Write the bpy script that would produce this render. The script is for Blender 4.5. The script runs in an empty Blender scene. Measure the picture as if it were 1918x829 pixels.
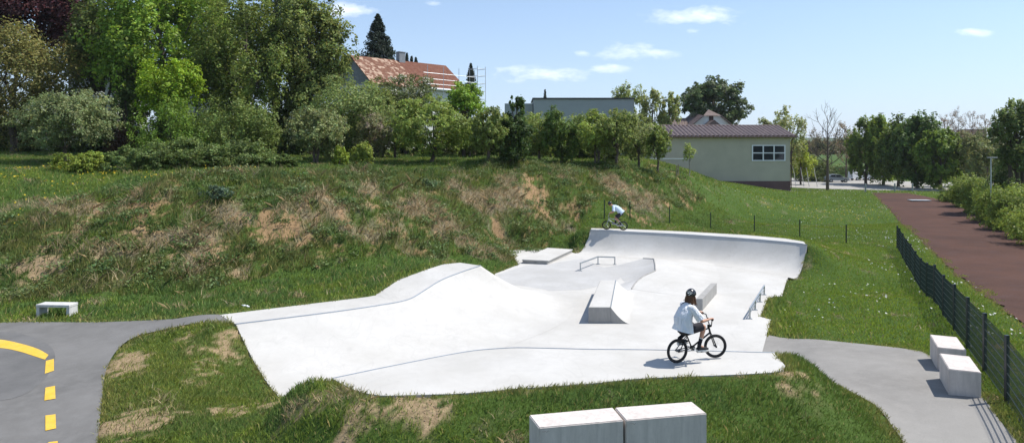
import bpy, bmesh, math, random
import numpy as np
from mathutils import Vector, Matrix
R = math.radians
random.seed(7); rng = np.random.default_rng(7)
scene = bpy.context.scene; COL = scene.collection
# ------------------------------------------------------------------ camera model (level camera, shifted lens)
F0, HZ, HC, CX = 1280.0, 275.0, 4.8, 959.0
def P(px, py, z):
    Y = F0*(HC-z)/(py-HZ); return (( px-CX)/F0*Y, Y, z)
def PY(px, py, Y):
    return ((px-CX)/F0*Y, Y, HC-(py-HZ)*Y/F0)
def floor_z(y): return -1.55 + 0.0139*y
def PF(px, py):
    Y = 6.35/((py-HZ)/F0+0.0139); return ((px-CX)/F0*Y, Y, floor_z(Y))
# ------------------------------------------------------------------ noise
def _h(ix, iy, iz, s):
    n = (ix.astype(np.int64)*374761393 + iy.astype(np.int64)*668265263 + iz.astype(np.int64)*2147483647 + s*974634777) & 0xffffffff
    n = ((n ^ (n >> 13))*1274126177) & 0xffffffff
    return ((n ^ (n >> 16)) & 0xffff)/65535.0
def noise(x, y, z=None, s=0):
    x = np.asarray(x, float); y = np.asarray(y, float); z = np.zeros_like(x) if z is None else np.asarray(z, float)
    xi, yi, zi = np.floor(x), np.floor(y), np.floor(z)
    fx, fy, fz = x-xi, y-yi, z-zi
    fx, fy, fz = fx*fx*(3-2*fx), fy*fy*(3-2*fy), fz*fz*(3-2*fz)
    r = 0
    for dx in (0, 1):
        for dy in (0, 1):
            for dz in (0, 1):
                w = (fx if dx else 1-fx)*(fy if dy else 1-fy)*(fz if dz else 1-fz)
                r = r + w*_h(xi+dx, yi+dy, zi+dz, s)
    return r
def fbm(x, y, z=None, s=0, o=4):
    a, t, r = 1, 0, 0
    x = np.asarray(x, float); y = np.asarray(y, float)
    for i in range(o):
        r = r + a*noise(x*2**i, y*2**i, None if z is None else np.asarray(z)*2**i, s+i*7); t += a; a *= .5
    return r/t
def sstep(a, b, x): t = np.clip((x-a)/(b-a), 0, 1); return t*t*(3-2*t)
def inpoly(x, y, poly):
    x = np.asarray(x, float); y = np.asarray(y, float); r = np.zeros(x.shape, bool); n = len(poly)
    for i in range(n):
        x1, y1 = poly[i][:2]; x2, y2 = poly[(i+1) % n][:2]
        if y1 == y2: continue
        c = ((y1 > y) != (y2 > y)) & (x < (x2-x1)*(y-y1)/(y2-y1)+x1)
        r ^= c
    return r
def dpoly(x, y, pts, closed=True):
    x = np.asarray(x, float); y = np.asarray(y, float); d = np.full(x.shape, 1e9); n = len(pts)
    for i in range(n if closed else n-1):
        x1, y1 = pts[i][:2]; x2, y2 = pts[(i+1) % n][:2]
        L = (x2-x1)**2+(y2-y1)**2+1e-12
        t = np.clip(((x-x1)*(x2-x1)+(y-y1)*(y2-y1))/L, 0, 1)
        d = np.minimum(d, np.hypot(x-x1-t*(x2-x1), y-y1-t*(y2-y1)))
    return d
def resample(pts, n, smooth=False):
    p = np.array(pts, float)
    if smooth and len(p) > 2:
        q = []; e = np.vstack([2*p[0]-p[1], p, 2*p[-1]-p[-2]])
        for i in range(1, len(e)-2):
            for t in np.linspace(0, 1, 8, endpoint=False):
                a, b, c, d = e[i-1], e[i], e[i+1], e[i+2]
                q.append(.5*((2*b)+(-a+c)*t+(2*a-5*b+4*c-d)*t*t+(-a+3*b-3*c+d)*t**3))
        q.append(p[-1]); p = np.array(q)
    s = np.concatenate([[0], np.cumsum(np.linalg.norm(np.diff(p, axis=0), axis=1))])
    u = np.linspace(0, s[-1], n)
    return np.stack([np.interp(u, s, p[:, k]) for k in range(p.shape[1])], 1)
# ------------------------------------------------------------------ object helpers
def tag(o, label=None, cat=None, group=None, kind=None):
    if label: o['label'] = label
    if cat: o['category'] = cat
    if group: o['group'] = group
    if kind: o['kind'] = kind
    return o
def empty(name, loc, rz=0):
    o = bpy.data.objects.new(name, None); COL.objects.link(o); o.location = loc; o.rotation_euler = (0, 0, rz)
    o.empty_display_size = .2; return o
def link(name, me, mat=None, parent=None, smooth=False):
    if mat:
        for m in (mat if isinstance(mat, (list, tuple)) else [mat]): me.materials.append(m)
    if smooth: me.shade_smooth()
    o = bpy.data.objects.new(name, me); COL.objects.link(o)
    if parent: o.parent = parent
    return o
def npmesh(name, v, f, k, attrs=None):
    """v (n,3); f (m,k) faces all of k corners"""
    me = bpy.data.meshes.new(name); v = np.ascontiguousarray(v, np.float32); f = np.ascontiguousarray(f, np.int32)
    me.vertices.add(len(v)); me.vertices.foreach_set('co', v.ravel())
    me.loops.add(f.size); me.loops.foreach_set('vertex_index', f.ravel())
    me.polygons.add(len(f)); me.polygons.foreach_set('loop_start', np.arange(0, f.size, k, dtype=np.int32))
    for nm, a in (attrs or {}).items():
        a = np.asarray(a, np.float32)
        if a.ndim == 1:
            at = me.attributes.new(nm, 'FLOAT', 'POINT'); at.data.foreach_set('value', a)
        else:
            at = me.attributes.new(nm, 'FLOAT_COLOR', 'POINT')
            if a.shape[1] == 3: a = np.hstack([a, np.ones((len(a), 1), np.float32)])
            at.data.foreach_set('color', np.ascontiguousarray(a, np.float32).ravel())
    me.update(calc_edges=True); return me
def pymesh(name, v, f):
    me = bpy.data.meshes.new(name); me.from_pydata([tuple(map(float, p)) for p in v], [], f); me.update(); return me
class MB:
    def __init__(s): s.v = []; s.f = []
    def add(s, v, f):
        n = len(s.v); s.v += [tuple(p) for p in v]; s.f += [tuple(i+n for i in q) for q in f]; return s
    def box(s, c, d, rz=0, rx=0, ry=0, bev=0):
        M = Matrix.Translation(c) @ Matrix.Rotation(rz, 4, 'Z') @ Matrix.Rotation(ry, 4, 'Y') @ Matrix.Rotation(rx, 4, 'X')
        if bev:
            bm = bmesh.new(); bmesh.ops.create_cube(bm, size=1)
            bmesh.ops.scale(bm, vec=d, verts=bm.verts)
            bmesh.ops.bevel(bm, geom=bm.edges[:], offset=bev, segments=2, profile=.5, affect='EDGES')
            bm.verts.index_update()
            vs = [M @ v.co for v in bm.verts]; fs = [[v.index for v in f.verts] for f in bm.faces]; bm.free()
            return s.add([tuple(v) for v in vs], fs)
        vs = [tuple(M @ Vector((x*d[0]/2, y*d[1]/2, z*d[2]/2))) for x, y, z in
              ((-1,-1,-1),(1,-1,-1),(1,1,-1),(-1,1,-1),(-1,-1,1),(1,-1,1),(1,1,1),(-1,1,1))]
        return s.add(vs, [(0,3,2,1),(4,5,6,7),(0,1,5,4),(1,2,6,5),(2,3,7,6),(3,0,4,7)])
    def tube(s, pts, r, n=8, cap=True):
        pts = [Vector(p) for p in pts]; r = r if isinstance(r, (list, tuple)) else [r]*len(pts)
        vs = []; fs = []; up = Vector((0, 0, 1)); prev = None
        for i, p in enumerate(pts):
            d = (pts[min(i+1, len(pts)-1)]-pts[max(i-1, 0)]).normalized()
            if prev is None:
                a = d.cross(up if abs(d.z) < .9 else Vector((1, 0, 0))).normalized()
            else: a = (prev-d*prev.dot(d)).normalized()
            prev = a; b = d.cross(a)
            for k in range(n):
                t = 2*math.pi*k/n; vs.append(tuple(p+(a*math.cos(t)+b*math.sin(t))*r[i]))
        for i in range(len(pts)-1):
            for k in range(n):
                k2 = (k+1) % n; fs.append((i*n+k, i*n+k2, (i+1)*n+k2, (i+1)*n+k))
        if cap: fs.append(tuple(range(n-1, -1, -1))); fs.append(tuple(range((len(pts)-1)*n, len(pts)*n)))
        return s.add(vs, fs)
    def torus(s, c, axis, Rr, r, n=32, m=8):
        c = Vector(c); ax = Vector(axis).normalized(); a = ax.cross(Vector((0, 0, 1))).normalized(); b = ax.cross(a)
        vs = []; fs = []
        for i in range(n):
            t = 2*math.pi*i/n; d = a*math.cos(t)+b*math.sin(t)
            for k in range(m):
                u = 2*math.pi*k/m; vs.append(tuple(c+d*(Rr+r*math.cos(u))+ax*r*math.sin(u)))
        for i in range(n):
            for k in range(m):
                fs.append((i*m+k, ((i+1) % n)*m+k, ((i+1) % n)*m+(k+1) % m, i*m+(k+1) % m))
        return s.add(vs, fs)
    def ball(s, c, r, n=12, m=8, M=None):
        r = r if isinstance(r, (tuple, list)) else (r, r, r); vs = []; fs = []
        for j in range(m+1):
            ph = math.pi*j/m
            for i in range(n):
                th = 2*math.pi*i/n; v = Vector((math.sin(ph)*math.cos(th)*r[0], math.sin(ph)*math.sin(th)*r[1], math.cos(ph)*r[2]))
                if M: v = M @ v
                vs.append((c[0]+v.x, c[1]+v.y, c[2]+v.z))
        for j in range(m):
            for i in range(n): fs.append((j*n+i, (j+1)*n+i, (j+1)*n+(i+1) % n, j*n+(i+1) % n))
        return s.add(vs, fs)
    def prism(s, poly, z0, z1):
        n = len(poly); g = lambda z, i: z[i] if isinstance(z, (list, tuple)) else z
        vs = [(p[0], p[1], g(z0, i)) for i, p in enumerate(poly)]+[(p[0], p[1], g(z1, i)) for i, p in enumerate(poly)]
        return s.add(vs, [tuple(range(n-1, -1, -1)), tuple(range(n, 2*n))]+[(i, (i+1) % n, (i+1) % n+n, i+n) for i in range(n)])
    def grid(s, rows):
        n = len(rows[0]); vs = [p for r in rows for p in r]
        return s.add(vs, [(i*n+k, i*n+k+1, (i+1)*n+k+1, (i+1)*n+k) for i in range(len(rows)-1) for k in range(n-1)])
    def build(s, name, mat=None, parent=None, smooth=False, loc=None):
        me = pymesh(name, s.v, s.f)
        bm = bmesh.new(); bm.from_mesh(me); bmesh.ops.remove_doubles(bm, verts=bm.verts, dist=1e-5)
        bmesh.ops.recalc_face_normals(bm, faces=bm.faces); bm.to_mesh(me); bm.free()
        o = link(name, me, mat, parent, smooth)
        if smooth: 
            try: me.set_sharp_from_angle(angle=R(38))
            except Exception: pass
        if loc: o.location = loc
        return o
# ------------------------------------------------------------------ material helpers
class Mat:
    def __init__(s, name, col=(.5,.5,.5), rough=.8, metal=0, spec=.3):
        s.m = bpy.data.materials.new(name); s.m.use_nodes = True; s.n = s.m.node_tree.nodes; s.l = s.m.node_tree.links
        s.b = s.n['Principled BSDF']; s.b.inputs['Base Color'].default_value = (*col, 1); s.b.inputs['Roughness'].default_value = rough
        s.b.inputs['Metallic'].default_value = metal; s.b.inputs['Specular IOR Level'].default_value = spec
        s.tc = s.n.new('ShaderNodeTexCoord')
    def co(s, scale=(1,1,1), kind='Object', rot=(0,0,0)):
        mp = s.n.new('ShaderNodeMapping'); s.l.new(s.tc.outputs[kind], mp.inputs[0]); mp.inputs['Scale'].default_value = scale
        mp.inputs['Rotation'].default_value = rot; return mp.outputs[0]
    def noise(s, scale, detail=4, rough=.6, vec=None, dist=0):
        n = s.n.new('ShaderNodeTexNoise'); n.inputs['Scale'].default_value = scale; n.inputs['Detail'].default_value = detail
        n.inputs['Roughness'].default_value = rough; n.inputs['Distortion'].default_value = dist
        s.l.new(vec or s.tc.outputs['Object'], n.inputs['Vector']); return n.outputs['Fac']
    def attr(s, name, out='Fac'):
        a = s.n.new('ShaderNodeAttribute'); a.attribute_name = name; return a.outputs[out]
    def ramp(s, fac, stops, interp='LINEAR'):
        r = s.n.new('ShaderNodeValToRGB'); s.l.new(fac, r.inputs[0]); e = r.color_ramp.elements; r.color_ramp.interpolation = interp
        for i, (p, c) in enumerate(stops):
            el = e[i] if i < 2 else e.new(p)
            el.position = p; el.color = (*c, 1) if len(c) == 3 else c
        return r.outputs[0]
    def val(s, v): 
        n = s.n.new('ShaderNodeValue'); n.outputs[0].default_value = v; return n.outputs[0]
    def mix(s, fac, a, b, mode='MIX'):
        m = s.n.new('ShaderNodeMix'); m.data_type = 'RGBA'; m.blend_type = mode
        for sock, x in ((m.inputs[0], fac), (m.inputs[6], a), (m.inputs[7], b)):
            if isinstance(x, (int, float)): sock.default_value = x
            elif isinstance(x, (tuple, list)): sock.default_value = (*x, 1)
            else: s.l.new(x, sock)
        return m.outputs[2]
    def math(s, op, a, b=0.0, clamp=False):
        m = s.n.new('ShaderNodeMath'); m.operation = op; m.use_clamp = clamp
        for sock, x in ((m.inputs[0], a), (m.inputs[1], b)):
            if isinstance(x, (int, float)): sock.default_value = x
            else: s.l.new(x, sock)
        return m.outputs[0]
    def base(s, c): s.l.new(c, s.b.inputs['Base Color']); return s
    def bump(s, h, strength=.3, dist=.02):
        b = s.n.new('ShaderNodeBump'); b.inputs['Strength'].default_value = strength; b.inputs['Distance'].default_value = dist
        s.l.new(h, b.inputs['Height']); s.l.new(b.outputs[0], s.b.inputs['Normal']); return s
def simple(name, col, rough=.7, metal=0, var=.15, scale=6, bump=0, spec=.3):
    m = Mat(name, col, rough, metal, spec)
    n = m.noise(scale, 5); c2 = tuple(max(0, c*(1-var)) for c in col); c3 = tuple(min(1, c*(1+var)) for c in col)
    m.base(m.ramp(n, [(.3, c2), (.7, c3)]))
    if bump: m.bump(m.noise(scale*8, 4), bump, .01)
    return m.m
def concrete(name, col, var=.06, joints=None, warm=(1, .99, .97)):
    m = Mat(name, col, .75, 0, .25)
    a = m.noise(.55, 5, .65); b = m.noise(5, 6, .7); c = m.noise(60, 3)
    lo = tuple(x*(1-var*1.6)*w for x, w in zip(col, warm)); hi = tuple(x*(1+var*.6) for x in col)
    k = m.mix(m.ramp(a, [(.35, (0,0,0)), (.65, (1,1,1))]), lo, hi)
    k = m.mix(m.ramp(b, [(.42, (.0,)*3), (.62, (.35,)*3)]), k, tuple(x*.9 for x in col))
    k = m.mix(m.ramp(c, [(.3, (.25,)*3), (.45, (0,)*3)]), k, tuple(x*.8 for x in col))
    # tyre scuffs: thin winding darker lines, and blotches left by puddles
    d1 = m.noise(.9, 2, .4, dist=.6); d2 = m.noise(1.7, 1.5, .4, m.co((1, .35, 1), rot=(0, 0, .6)), dist=.4); e1 = m.noise(.33, 4, .6)
    for dd in (d1, d2): k = m.mix(m.ramp(dd, [(.490, (0,)*3), (.5, (.14,)*3), (.510, (0,)*3)]), k, tuple(x*.55 for x in col))
    k = m.mix(m.ramp(e1, [(.52, (0,)*3), (.60, (.30,)*3), (.64, (.12,)*3)]), k, tuple(x*.82 for x in col))
    if joints:
        for (sx, rot, cc) in joints:
            w = m.n.new('ShaderNodeTexWave'); w.wave_type = 'BANDS'; w.bands_direction = 'X'; w.inputs['Scale'].default_value = sx
            w.inputs['Distortion'].default_value = 0
            m.l.new(m.co((1,1,1), rot=(0,0,rot)), w.inputs['Vector'])
            k = m.mix(m.ramp(w.outputs['Fac'], [(0.0, (cc,)*3), (.0012, (0,)*3)]), k, tuple(x*.45 for x in col))
    m.base(k); m.bump(c, .12, .004); return m.m
# fine streaks, used on cast concrete blocks
def cast(name, col):
    m = Mat(name, col, .8, 0, .2)
    a = m.noise(2.2, 6, .7, m.co((1.5, 1.5, .35))); b = m.noise(18, 5, .7); v = m.n.new('ShaderNodeTexVoronoi'); v.inputs['Scale'].default_value = 28
    m.l.new(m.tc.outputs['Object'], v.inputs['Vector'])
    k = m.ramp(a, [(.3, tuple(x*.78 for x in col)), (.7, tuple(min(1, x*1.1) for x in col))])
    st_ = m.noise(1.0, 4, .65, m.co((9, 9, .7))); k = m.mix(m.ramp(st_, [(.50, (0,)*3), (.68, (.45,)*3)]), k, tuple(x*.62 for x in col))
    k = m.mix(m.ramp(b, [(.5, (0,)*3), (.75, (.35,)*3)]), k, tuple(x*.7 for x in col))
    k = m.mix(m.ramp(v.outputs['Distance'], [(.03, (.55,)*3), (.09, (0,)*3)]), k, tuple(x*.35 for x in col))
    m.base(k); m.bump(b, .2, .006); return m.m
# ------------------------------------------------------------------ plan of the skate park
COP_L = [P(442,606.6,-.3), P(616,585,-.3), P(700,573,-.3), P(752,564,-.29), P(775,556,-.25), P(799,541,-.13), P(827,524,.05), P(862,510,.2), P(900,497,.35)]
BOT_L = [(-5.54,16.5), (-3.3,18.0), (-2.1,18.9), (-1.2,19.6), (-.6,20.2), (.2,21.2), (1.2,22.5), (1.9,23.8), (2.3,25.3)]
FAN_L = [(2.3,26.4), (2.0,27.4), (1.4,28.5), (.35,29.3), (-.5,29.5)]
BACK_L = [P(412,589,-.3), P(560,571,-.3), P(660,559,-.3), P(700,554,-.27), P(722,540,-.13), P(747,523.5,.02), P(800,504,.25), P(832,494,.35), P(862,491.5,.35)]
COP_N = [P(a,b,.25) for a,b in ((623,708),(728.5,686),(869,659),(940,652),(987,651),(1099,653.5),(1206,654.5),(1330,657),(1450,660))]
OUT_N = [P(a,b,.25) for a,b in ((1470.6,684),(1464,692),(1452,696),(1411,699),(1320,703),(1200,708),(1099,718),(982,726),(869,735.6),(799,738),(728.5,740),(700,738),(672,732),(644,720))]
ZD = .1
COP_F = [P(a,b,ZD) for a,b in ((1105.6,430.5),(1173,434),(1288,439.5),(1411,448),(1493,455.5),(1511.7,459))]
BACK_F = [P(a,b,ZD) for a,b in ((1107.6,427),(1175,428.6),(1288,433.5),(1400,440),(1472,446.5),(1505,452))]
BOT_F = [(3.55,37.4), (6.0,36.2), (8.9,35.0), (10.9,33.2), (12.3,31.4), (12.7,30.7)]
def _prof(a, b, power, n):
    return [(a[0]+(b[0]-a[0])*q, a[1]+(b[1]-a[1])*q, floor_z(b[1])+(a[2]-floor_z(b[1]))*(1-q)**power) for q in np.linspace(0, 1, n+2)[1:-1]]
PARK = [BOT_L[0]] + _prof(COP_L[0], BOT_L[0], 1.75, 5)[::-1] + [COP_L[0], BACK_L[0]] + BACK_L[1:] + [(-1.25,27.3),(-.5,29.5), PF(925,513), PF(972,495), (-.2,38.4), (2.6,38.9), BOT_F[0]] + _prof(COP_F[0], BOT_F[0], 2.4, 4)[::-1] \
     + [COP_F[0]] + BACK_F + [COP_F[-1]] + _prof(COP_F[-1], BOT_F[-1], 2.4, 5) + [BOT_F[-1], PF(1474,524), PF(1464.5,553.6), PF(1438,557), PF(1423.5,592), PF(1444,598), PF(1428,657), (6.0,17.3), COP_N[-1]] \
     + OUT_N + [COP_N[0], (-3.45,15.0), (-4.0,17.0)]
PARK = [tuple(p) if len(p) == 3 else (p[0], p[1], floor_z(p[1])) for p in PARK]
PLATE_L = COP_L + BACK_L[::-1]
# paths and the plan of other flat surfaces (plan points, heights come from the ground)
def pl(lst): return [P(*a) for a in lst]
PATH_UP = pl([(1441,624,-1.2),(1500,632,-1.13),(1600,643,-1.02),(1700,654,-.88),(1738,664,-.8),(1790,705,-.66),(1842,745,-.6),(1875,790,-.6),(1908,829,-.62),(1975,915,-.7),(2060,1030,-.75)])
PATH_LO = [(6.9,20.3,-1.2),(7.1,19.0,-1.08),(7.3,17.8,-.95),(7.45,16.6,-.8),(7.5,15.4,-.68)] + pl([(1640,760,-.62),(1672,800,-.6),(1692,829,-.6),(1712,915,-.7),(1720,1030,-.75)])
ASP_UP = pl([(-700,640,-.8),(-300,615,-.78),(0,604,-.75),(110,603,-.7),(240,601,-.58),(340,596,-.45),(412,589.5,-.33)])
ASP_LO = pl([(-700,1200,-.95),(-300,1100,-.95),(150,1030,-.9),(182,829,-.88),(190,760,-.86),(200,690,-.8),(225,650,-.72),(262,628,-.62),(340,612,-.47),(441,605,-.33)])
TRACK_L = [P(2120,790,-.8)]+pl([(2000,690,-.9),(1918,612,-1.0),(1830,540,-1.35),(1757,480,-1.6),(1700,426,-1.6),(1665,390,-1.6),(1634,361,-1.65)])
TRACK_R = [P(2600,560,-1.2)]+pl([(2250,500,-1.4),(2050,468,-1.55),(1918,441.6,-1.6),(1850,411,-1.6),(1800,388,-1.6),(1768,375,-1.6),(1700,361.5,-1.65)])
ctl = []
for i in range(len(PARK)):
    a, b = np.array(PARK[i]), np.array(PARK[(i+1) % len(PARK)])
    L = np.hypot(*(b-a)[:2]); n = max(1, int(L/1.3))
    for t in range(n):
        q = a+(b-a)*t/n; ctl.append((q[0], q[1], q[2]-.05))
for L_ in (PATH_UP, PATH_LO, ASP_UP, ASP_LO, TRACK_L, TRACK_R): ctl += [tuple(p) for p in L_]
ctl += pl([(100,700,-.84),(0,829,-.9),(60,640,-.8),(300,700,-.72),(330,780,-.75),(420,680,-.75),(440,745,-.95),(300,640,-.6),
 (500,745,-1.2),(560,738,-.7),(590,722,-.2),(612,708,.22),(640,735,.1),(700,760,-.02),(520,780,-.75),(400,829,-.75),(270,829,-.85),(560,829,-.5),(700,829,-.3),(850,800,-.15),(900,829,-.2),
 (1000,829,-.08),(1200,829,-.08),(1340,829,-.15),(1150,755,.0),(1300,745,.0),(1000,765,-.05),(1450,760,-.25),(1500,715,-.1),(1530,715,-.35),(1580,770,-.45),(1500,829,-.4),(1600,829,-.5),
 (1300,1000,-.3),(900,1100,-.35),(500,1200,-.7),(200,1300,-.9),(1600,1000,-.6),(1480,697,.0),
 # lower strip, face and crest of the embankment
 (107,588,-.72),(0,560,-.72),(0,480,.4),(0,400,1.75),(0,347,2.95),(-300,560,-.72),(-300,400,1.75),(-300,347,2.9),
 (300,560,-.6),(300,500,.15),(300,420,1.5),(300,370,2.5),(300,343,3.05),(500,530,-.45),(450,500,.0),
 (600,515,-.45),(600,440,.9),(600,380,2.2),(600,328,3.25),(850,480,-.4),(850,420,.85),(850,360,2.15),(850,317,3.25),(700,520,-.35),
 (1000,465,-.85),(1000,400,.8),(1000,345,2.3),(1000,313,3.2),(1100,425,-.35),(1100,380,1.05),(1100,345,2.15),(1100,316,3.0),(1060,450,-.95),
 (1200,418,-.65),(1200,370,.9),(1200,340,2.0),(1200,320,2.65),(1260,335,2.0),(1300,405,-.95),(1300,375,.2),(1320,347,1.2),(1380,400,-1.3),(1450,420,-1.4),(1390,356,-.3),
 # plateau
 (100,322,3.3),(50,290,4.15),(-100,290,4.15),(300,318,3.4),(500,302,3.75),(750,288,4.1),(900,303,3.75),(1000,305,3.6),(1150,309,3.3),(1180,310,3.2),
 # right hand lawn, fence strip, track
 (1540,457,-.75),(1560,470,-1.1),(1600,520,-1.35),(1500,560,-1.25),(1650,600,-1.05),(1700,560,-1.1),(1885,752,-.62),(1845,695,-.7),(1813,638,-.8),(1765,573,-1.05),(1680,465,-1.6),
 (1600,440,-1.55),(1500,430,-1.45),(1600,380,-1.65),(1480,358,-1.6),(1550,358,-1.7),(1740,400,-1.62),(1850,470,-1.5)])
ctl += [(-60,50,4.2),(-60,80,4.8),(-20,80,4.6),(0,80,4.3),(10,80,3.9),(19,80,2.6),(-60,110,5),(-20,115,4.9),(5,115,4),(30,115,-.5),(45,115,-1.7),(90,115,-1.8),(60,140,-1.8),(100,140,-1.9),(20,150,-1.5),
 (-40,150,4.5),(-80,150,4.6),(140,150,-1.9),(60,200,-2),(140,200,-2),(-80,200,3),(0,200,0),(60,60,-1.7),(80,80,-1.8),(45,30,-1.3),(-45,20,-.8),(-45,10,-.9),(-30,4,-.9),(30,6,-.8),(0,3,-.6),(24,98.6,0.3),(30,98.6,-.1),(37,98.6,-1.2),(17,98,2.1),(19,92,2.4)]
C_ = np.array(ctl, float)
# thin plate spline through the surveyed points
def _U(r2): return np.where(r2 > 1e-9, .5*r2*np.log(r2+1e-12), 0)
_xy = C_[:, :2]/10.0; _n = len(_xy)
_K = _U(((_xy[:, None]-_xy[None])**2).sum(-1))+np.eye(_n)*.004
_Pm = np.hstack([np.ones((_n, 1)), _xy]); _A = np.vstack([np.hstack([_K, _Pm]), np.hstack([_Pm.T, np.zeros((3, 3))])])
_w = np.linalg.solve(_A, np.concatenate([C_[:, 2], np.zeros(3)]))
def _tps(x, y):
    x = np.asarray(x, float); sh = x.shape; q = np.stack([x.ravel(), np.asarray(y, float).ravel()], 1)/10.0; out = np.empty(len(q))
    for i in range(0, len(q), 20000):
        b = q[i:i+20000]; out[i:i+20000] = _U(((b[:, None]-_xy[None])**2).sum(-1)) @ _w[:_n]+_w[_n]+b @ _w[_n+1:]
    return out.reshape(sh)
# tabulate once on fine + coarse grids, look up bilinearly
class Tab:
    def __init__(s, x0, x1, y0, y1, d):
        s.x0, s.y0, s.d = x0, y0, d; s.xs = np.arange(x0, x1+d, d); s.ys = np.arange(y0, y1+d, d)
        X, Y = np.meshgrid(s.xs, s.ys); s.z = _tps(X, Y); s.x1, s.y1 = s.xs[-1], s.ys[-1]
    def __call__(s, x, y):
        u = np.clip((x-s.x0)/s.d, 0, len(s.xs)-1.001); v = np.clip((y-s.y0)/s.d, 0, len(s.ys)-1.001)
        i = u.astype(int); j = v.astype(int); a = u-i; b = v-j
        return (s.z[j, i]*(1-a)+s.z[j, i+1]*a)*(1-b)+(s.z[j+1, i]*(1-a)+s.z[j+1, i+1]*a)*b
TF = Tab(-22, 20, 7, 42, .2); TM = Tab(-60, 70, 2, 120, .8); TC = Tab(-100, 150, 0, 205, 3)
def _edge(tab):
    # press the ground against the rim of the park
    Q = np.array(PARK); X_, Y_ = np.meshgrid(tab.xs, tab.ys); d = np.full(X_.shape, 1e9); ze = np.zeros(X_.shape)
    for i in range(len(Q)):
        a, b = Q[i], Q[(i+1) % len(Q)]; L = ((b-a)[:2]**2).sum()+1e-12
        t = np.clip(((X_-a[0])*(b-a)[0]+(Y_-a[1])*(b-a)[1])/L, 0, 1); dd = np.hypot(X_-a[0]-t*(b-a)[0], Y_-a[1]-t*(b-a)[1])
        k = dd < d; d[k] = dd[k]; ze[k] = (a[2]+(b[2]-a[2])*t)[k]
    w_ = 1-sstep(.15, 1.5, d); tab.z = tab.z*(1-w_)+(ze-.02)*w_
_edge(TF)
def hbase(x, y):
    x = np.atleast_1d(np.asarray(x, float)); y = np.atleast_1d(np.asarray(y, float))
    z = TC(np.clip(x, -99, 149), np.clip(y, 1, 203))
    inm = (x > -59) & (x < 69) & (y > 3) & (y < 119)
    z = np.where(inm, TM(x, y), z)
    inf = (x > -21.9) & (x < 19.9) & (y > 7.1) & (y < 41.9)
    z = np.where(inf, TF(x, y), z)
    far = sstep(150, 260, np.hypot(x, y)); return z*(1-far)-2.0*far
hard = [PARK, PATH_UP+PATH_LO[::-1], ASP_UP+ASP_LO[::-1], TRACK_L+TRACK_R[::-1]]
def steep(x, y):
    e = .6; return np.hypot(hbase(x+e, y)-hbase(x-e, y), hbase(x, y+e)-hbase(x, y-e))/(2*e)
EMB = [(-60,24),(-18,24.3),(-12,24.6),(-8,28.5),(-4,31),(0,35),(3,41),(6,47),(11,52),(17,60),(14,68),(9,60),(3,54),(-3,46),(-9,40),(-16,34),(-22,31),(-60,29)]
def relief(x, y):
    """bumps of the rough ground, none next to hard surfaces"""
    d = np.minimum.reduce([dpoly(x, y, q) for q in hard]); k = sstep(.2, 1.6, d)*(1-sstep(60, 110, y))
    e = inpoly(x, y, EMB)
    return k*((fbm(x*.9, y*.9, s=3)-.5)*.16+np.where(e, (fbm(x*.55, y*.55, s=9)-.5)*.75+(noise(x*2.3, y*2.3, s=4)-.5)*.22, 0))
def height(x, y):
    x = np.atleast_1d(np.asarray(x, float)); y = np.atleast_1d(np.asarray(y, float)); return hbase(x, y)+relief(x, y)
def H(x, y): return float(height(x, y)[0])
def G(px, py, near=8.0):
    """first ground point seen along the ray through a picture point"""
    Y = np.concatenate([np.arange(near, 60, .1), np.arange(60, 190, .4)]); X = (px-CX)/F0*Y; zr = HC-(py-HZ)/F0*Y
    k = np.argmax(hbase(X, Y) >= zr); 
    if k == 0: k = len(Y)-1
    return (X[k], Y[k], H(X[k], Y[k]))
# soil patches seen in the photograph (picture position, plan radii, strength)
SOIL = [(225,680,.8,1.6,1),(240,800,1.0,.5,1.2),(210,640,.5,.9,.8),(400,650,1.2,1.1,.6),(380,690,1.0,.9,.5),(330,770,1.6,.35,.9),(480,762,1.0,.35,1.1),(260,650,1.2,.5,.8),(300,620,1.5,.5,.6),(440,620,.6,.6,.6),
 (630,745,.5,.3,1.2),(700,775,.8,.45,1.3),(790,775,.8,.4,1.2),(850,780,.6,.4,.8),(660,800,.5,.4,.9),(1500,710,.35,.6,1.3),(1480,735,.3,.5,.8),(1535,458,1.6,.5,1.5),(1560,700,.4,.4,.6),(720,745,1.5,.25,.6),(900,735,1.0,.2,.5),
 (1000,370,.9,1.8,1.5),(1015,400,.8,1.2,1.4),(990,345,.6,1.2,1.2),(1190,408,1.2,.8,1.4),(520,425,1.6,.7,1.5),(270,400,.9,1.0,1.3),(270,440,.7,.8,1.0),(840,400,.7,.5,1.2),(60,500,1.6,.6,1),(100,470,1.0,.6,.8),
 (400,470,.5,.8,1.0),(640,405,.6,.5,.9),(990,470,1.2,.5,1.0),(1070,400,.5,.5,.6),(230,385,1.2,.5,.9),(700,395,1.2,.5,.7),(930,430,.6,.8,.9),(1250,385,1.0,.8,.7),(1160,350,1.0,.6,.8),(450,510,.8,.3,.6),(760,455,1.0,.4,.7)]
STRAW = [(150,400,3,1,1),(350,450,1.6,1.2,1),(800,400,3,1.4,1.2),(700,430,2.4,1.2,1),(900,380,1.8,1.8,1.2),(760,380,2,1,1),(60,400,2.5,1,.8),(430,400,1.6,.8,.8),(620,380,1.6,.8,.8),(1150,350,1.6,2.0,1),(1200,375,2,2,.9),(950,360,1.5,2,1),(240,470,1.6,.8,.7),(850,440,2,1,.9),(560,400,1.5,1,.7),(370,480,1.0,.8,1)]
_s = [(*G(a, b)[:2], c, d, e) for a, b, c, d, e in SOIL]; _st = [(*G(a, b)[:2], c, d, e) for a, b, c, d, e in STRAW]
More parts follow.
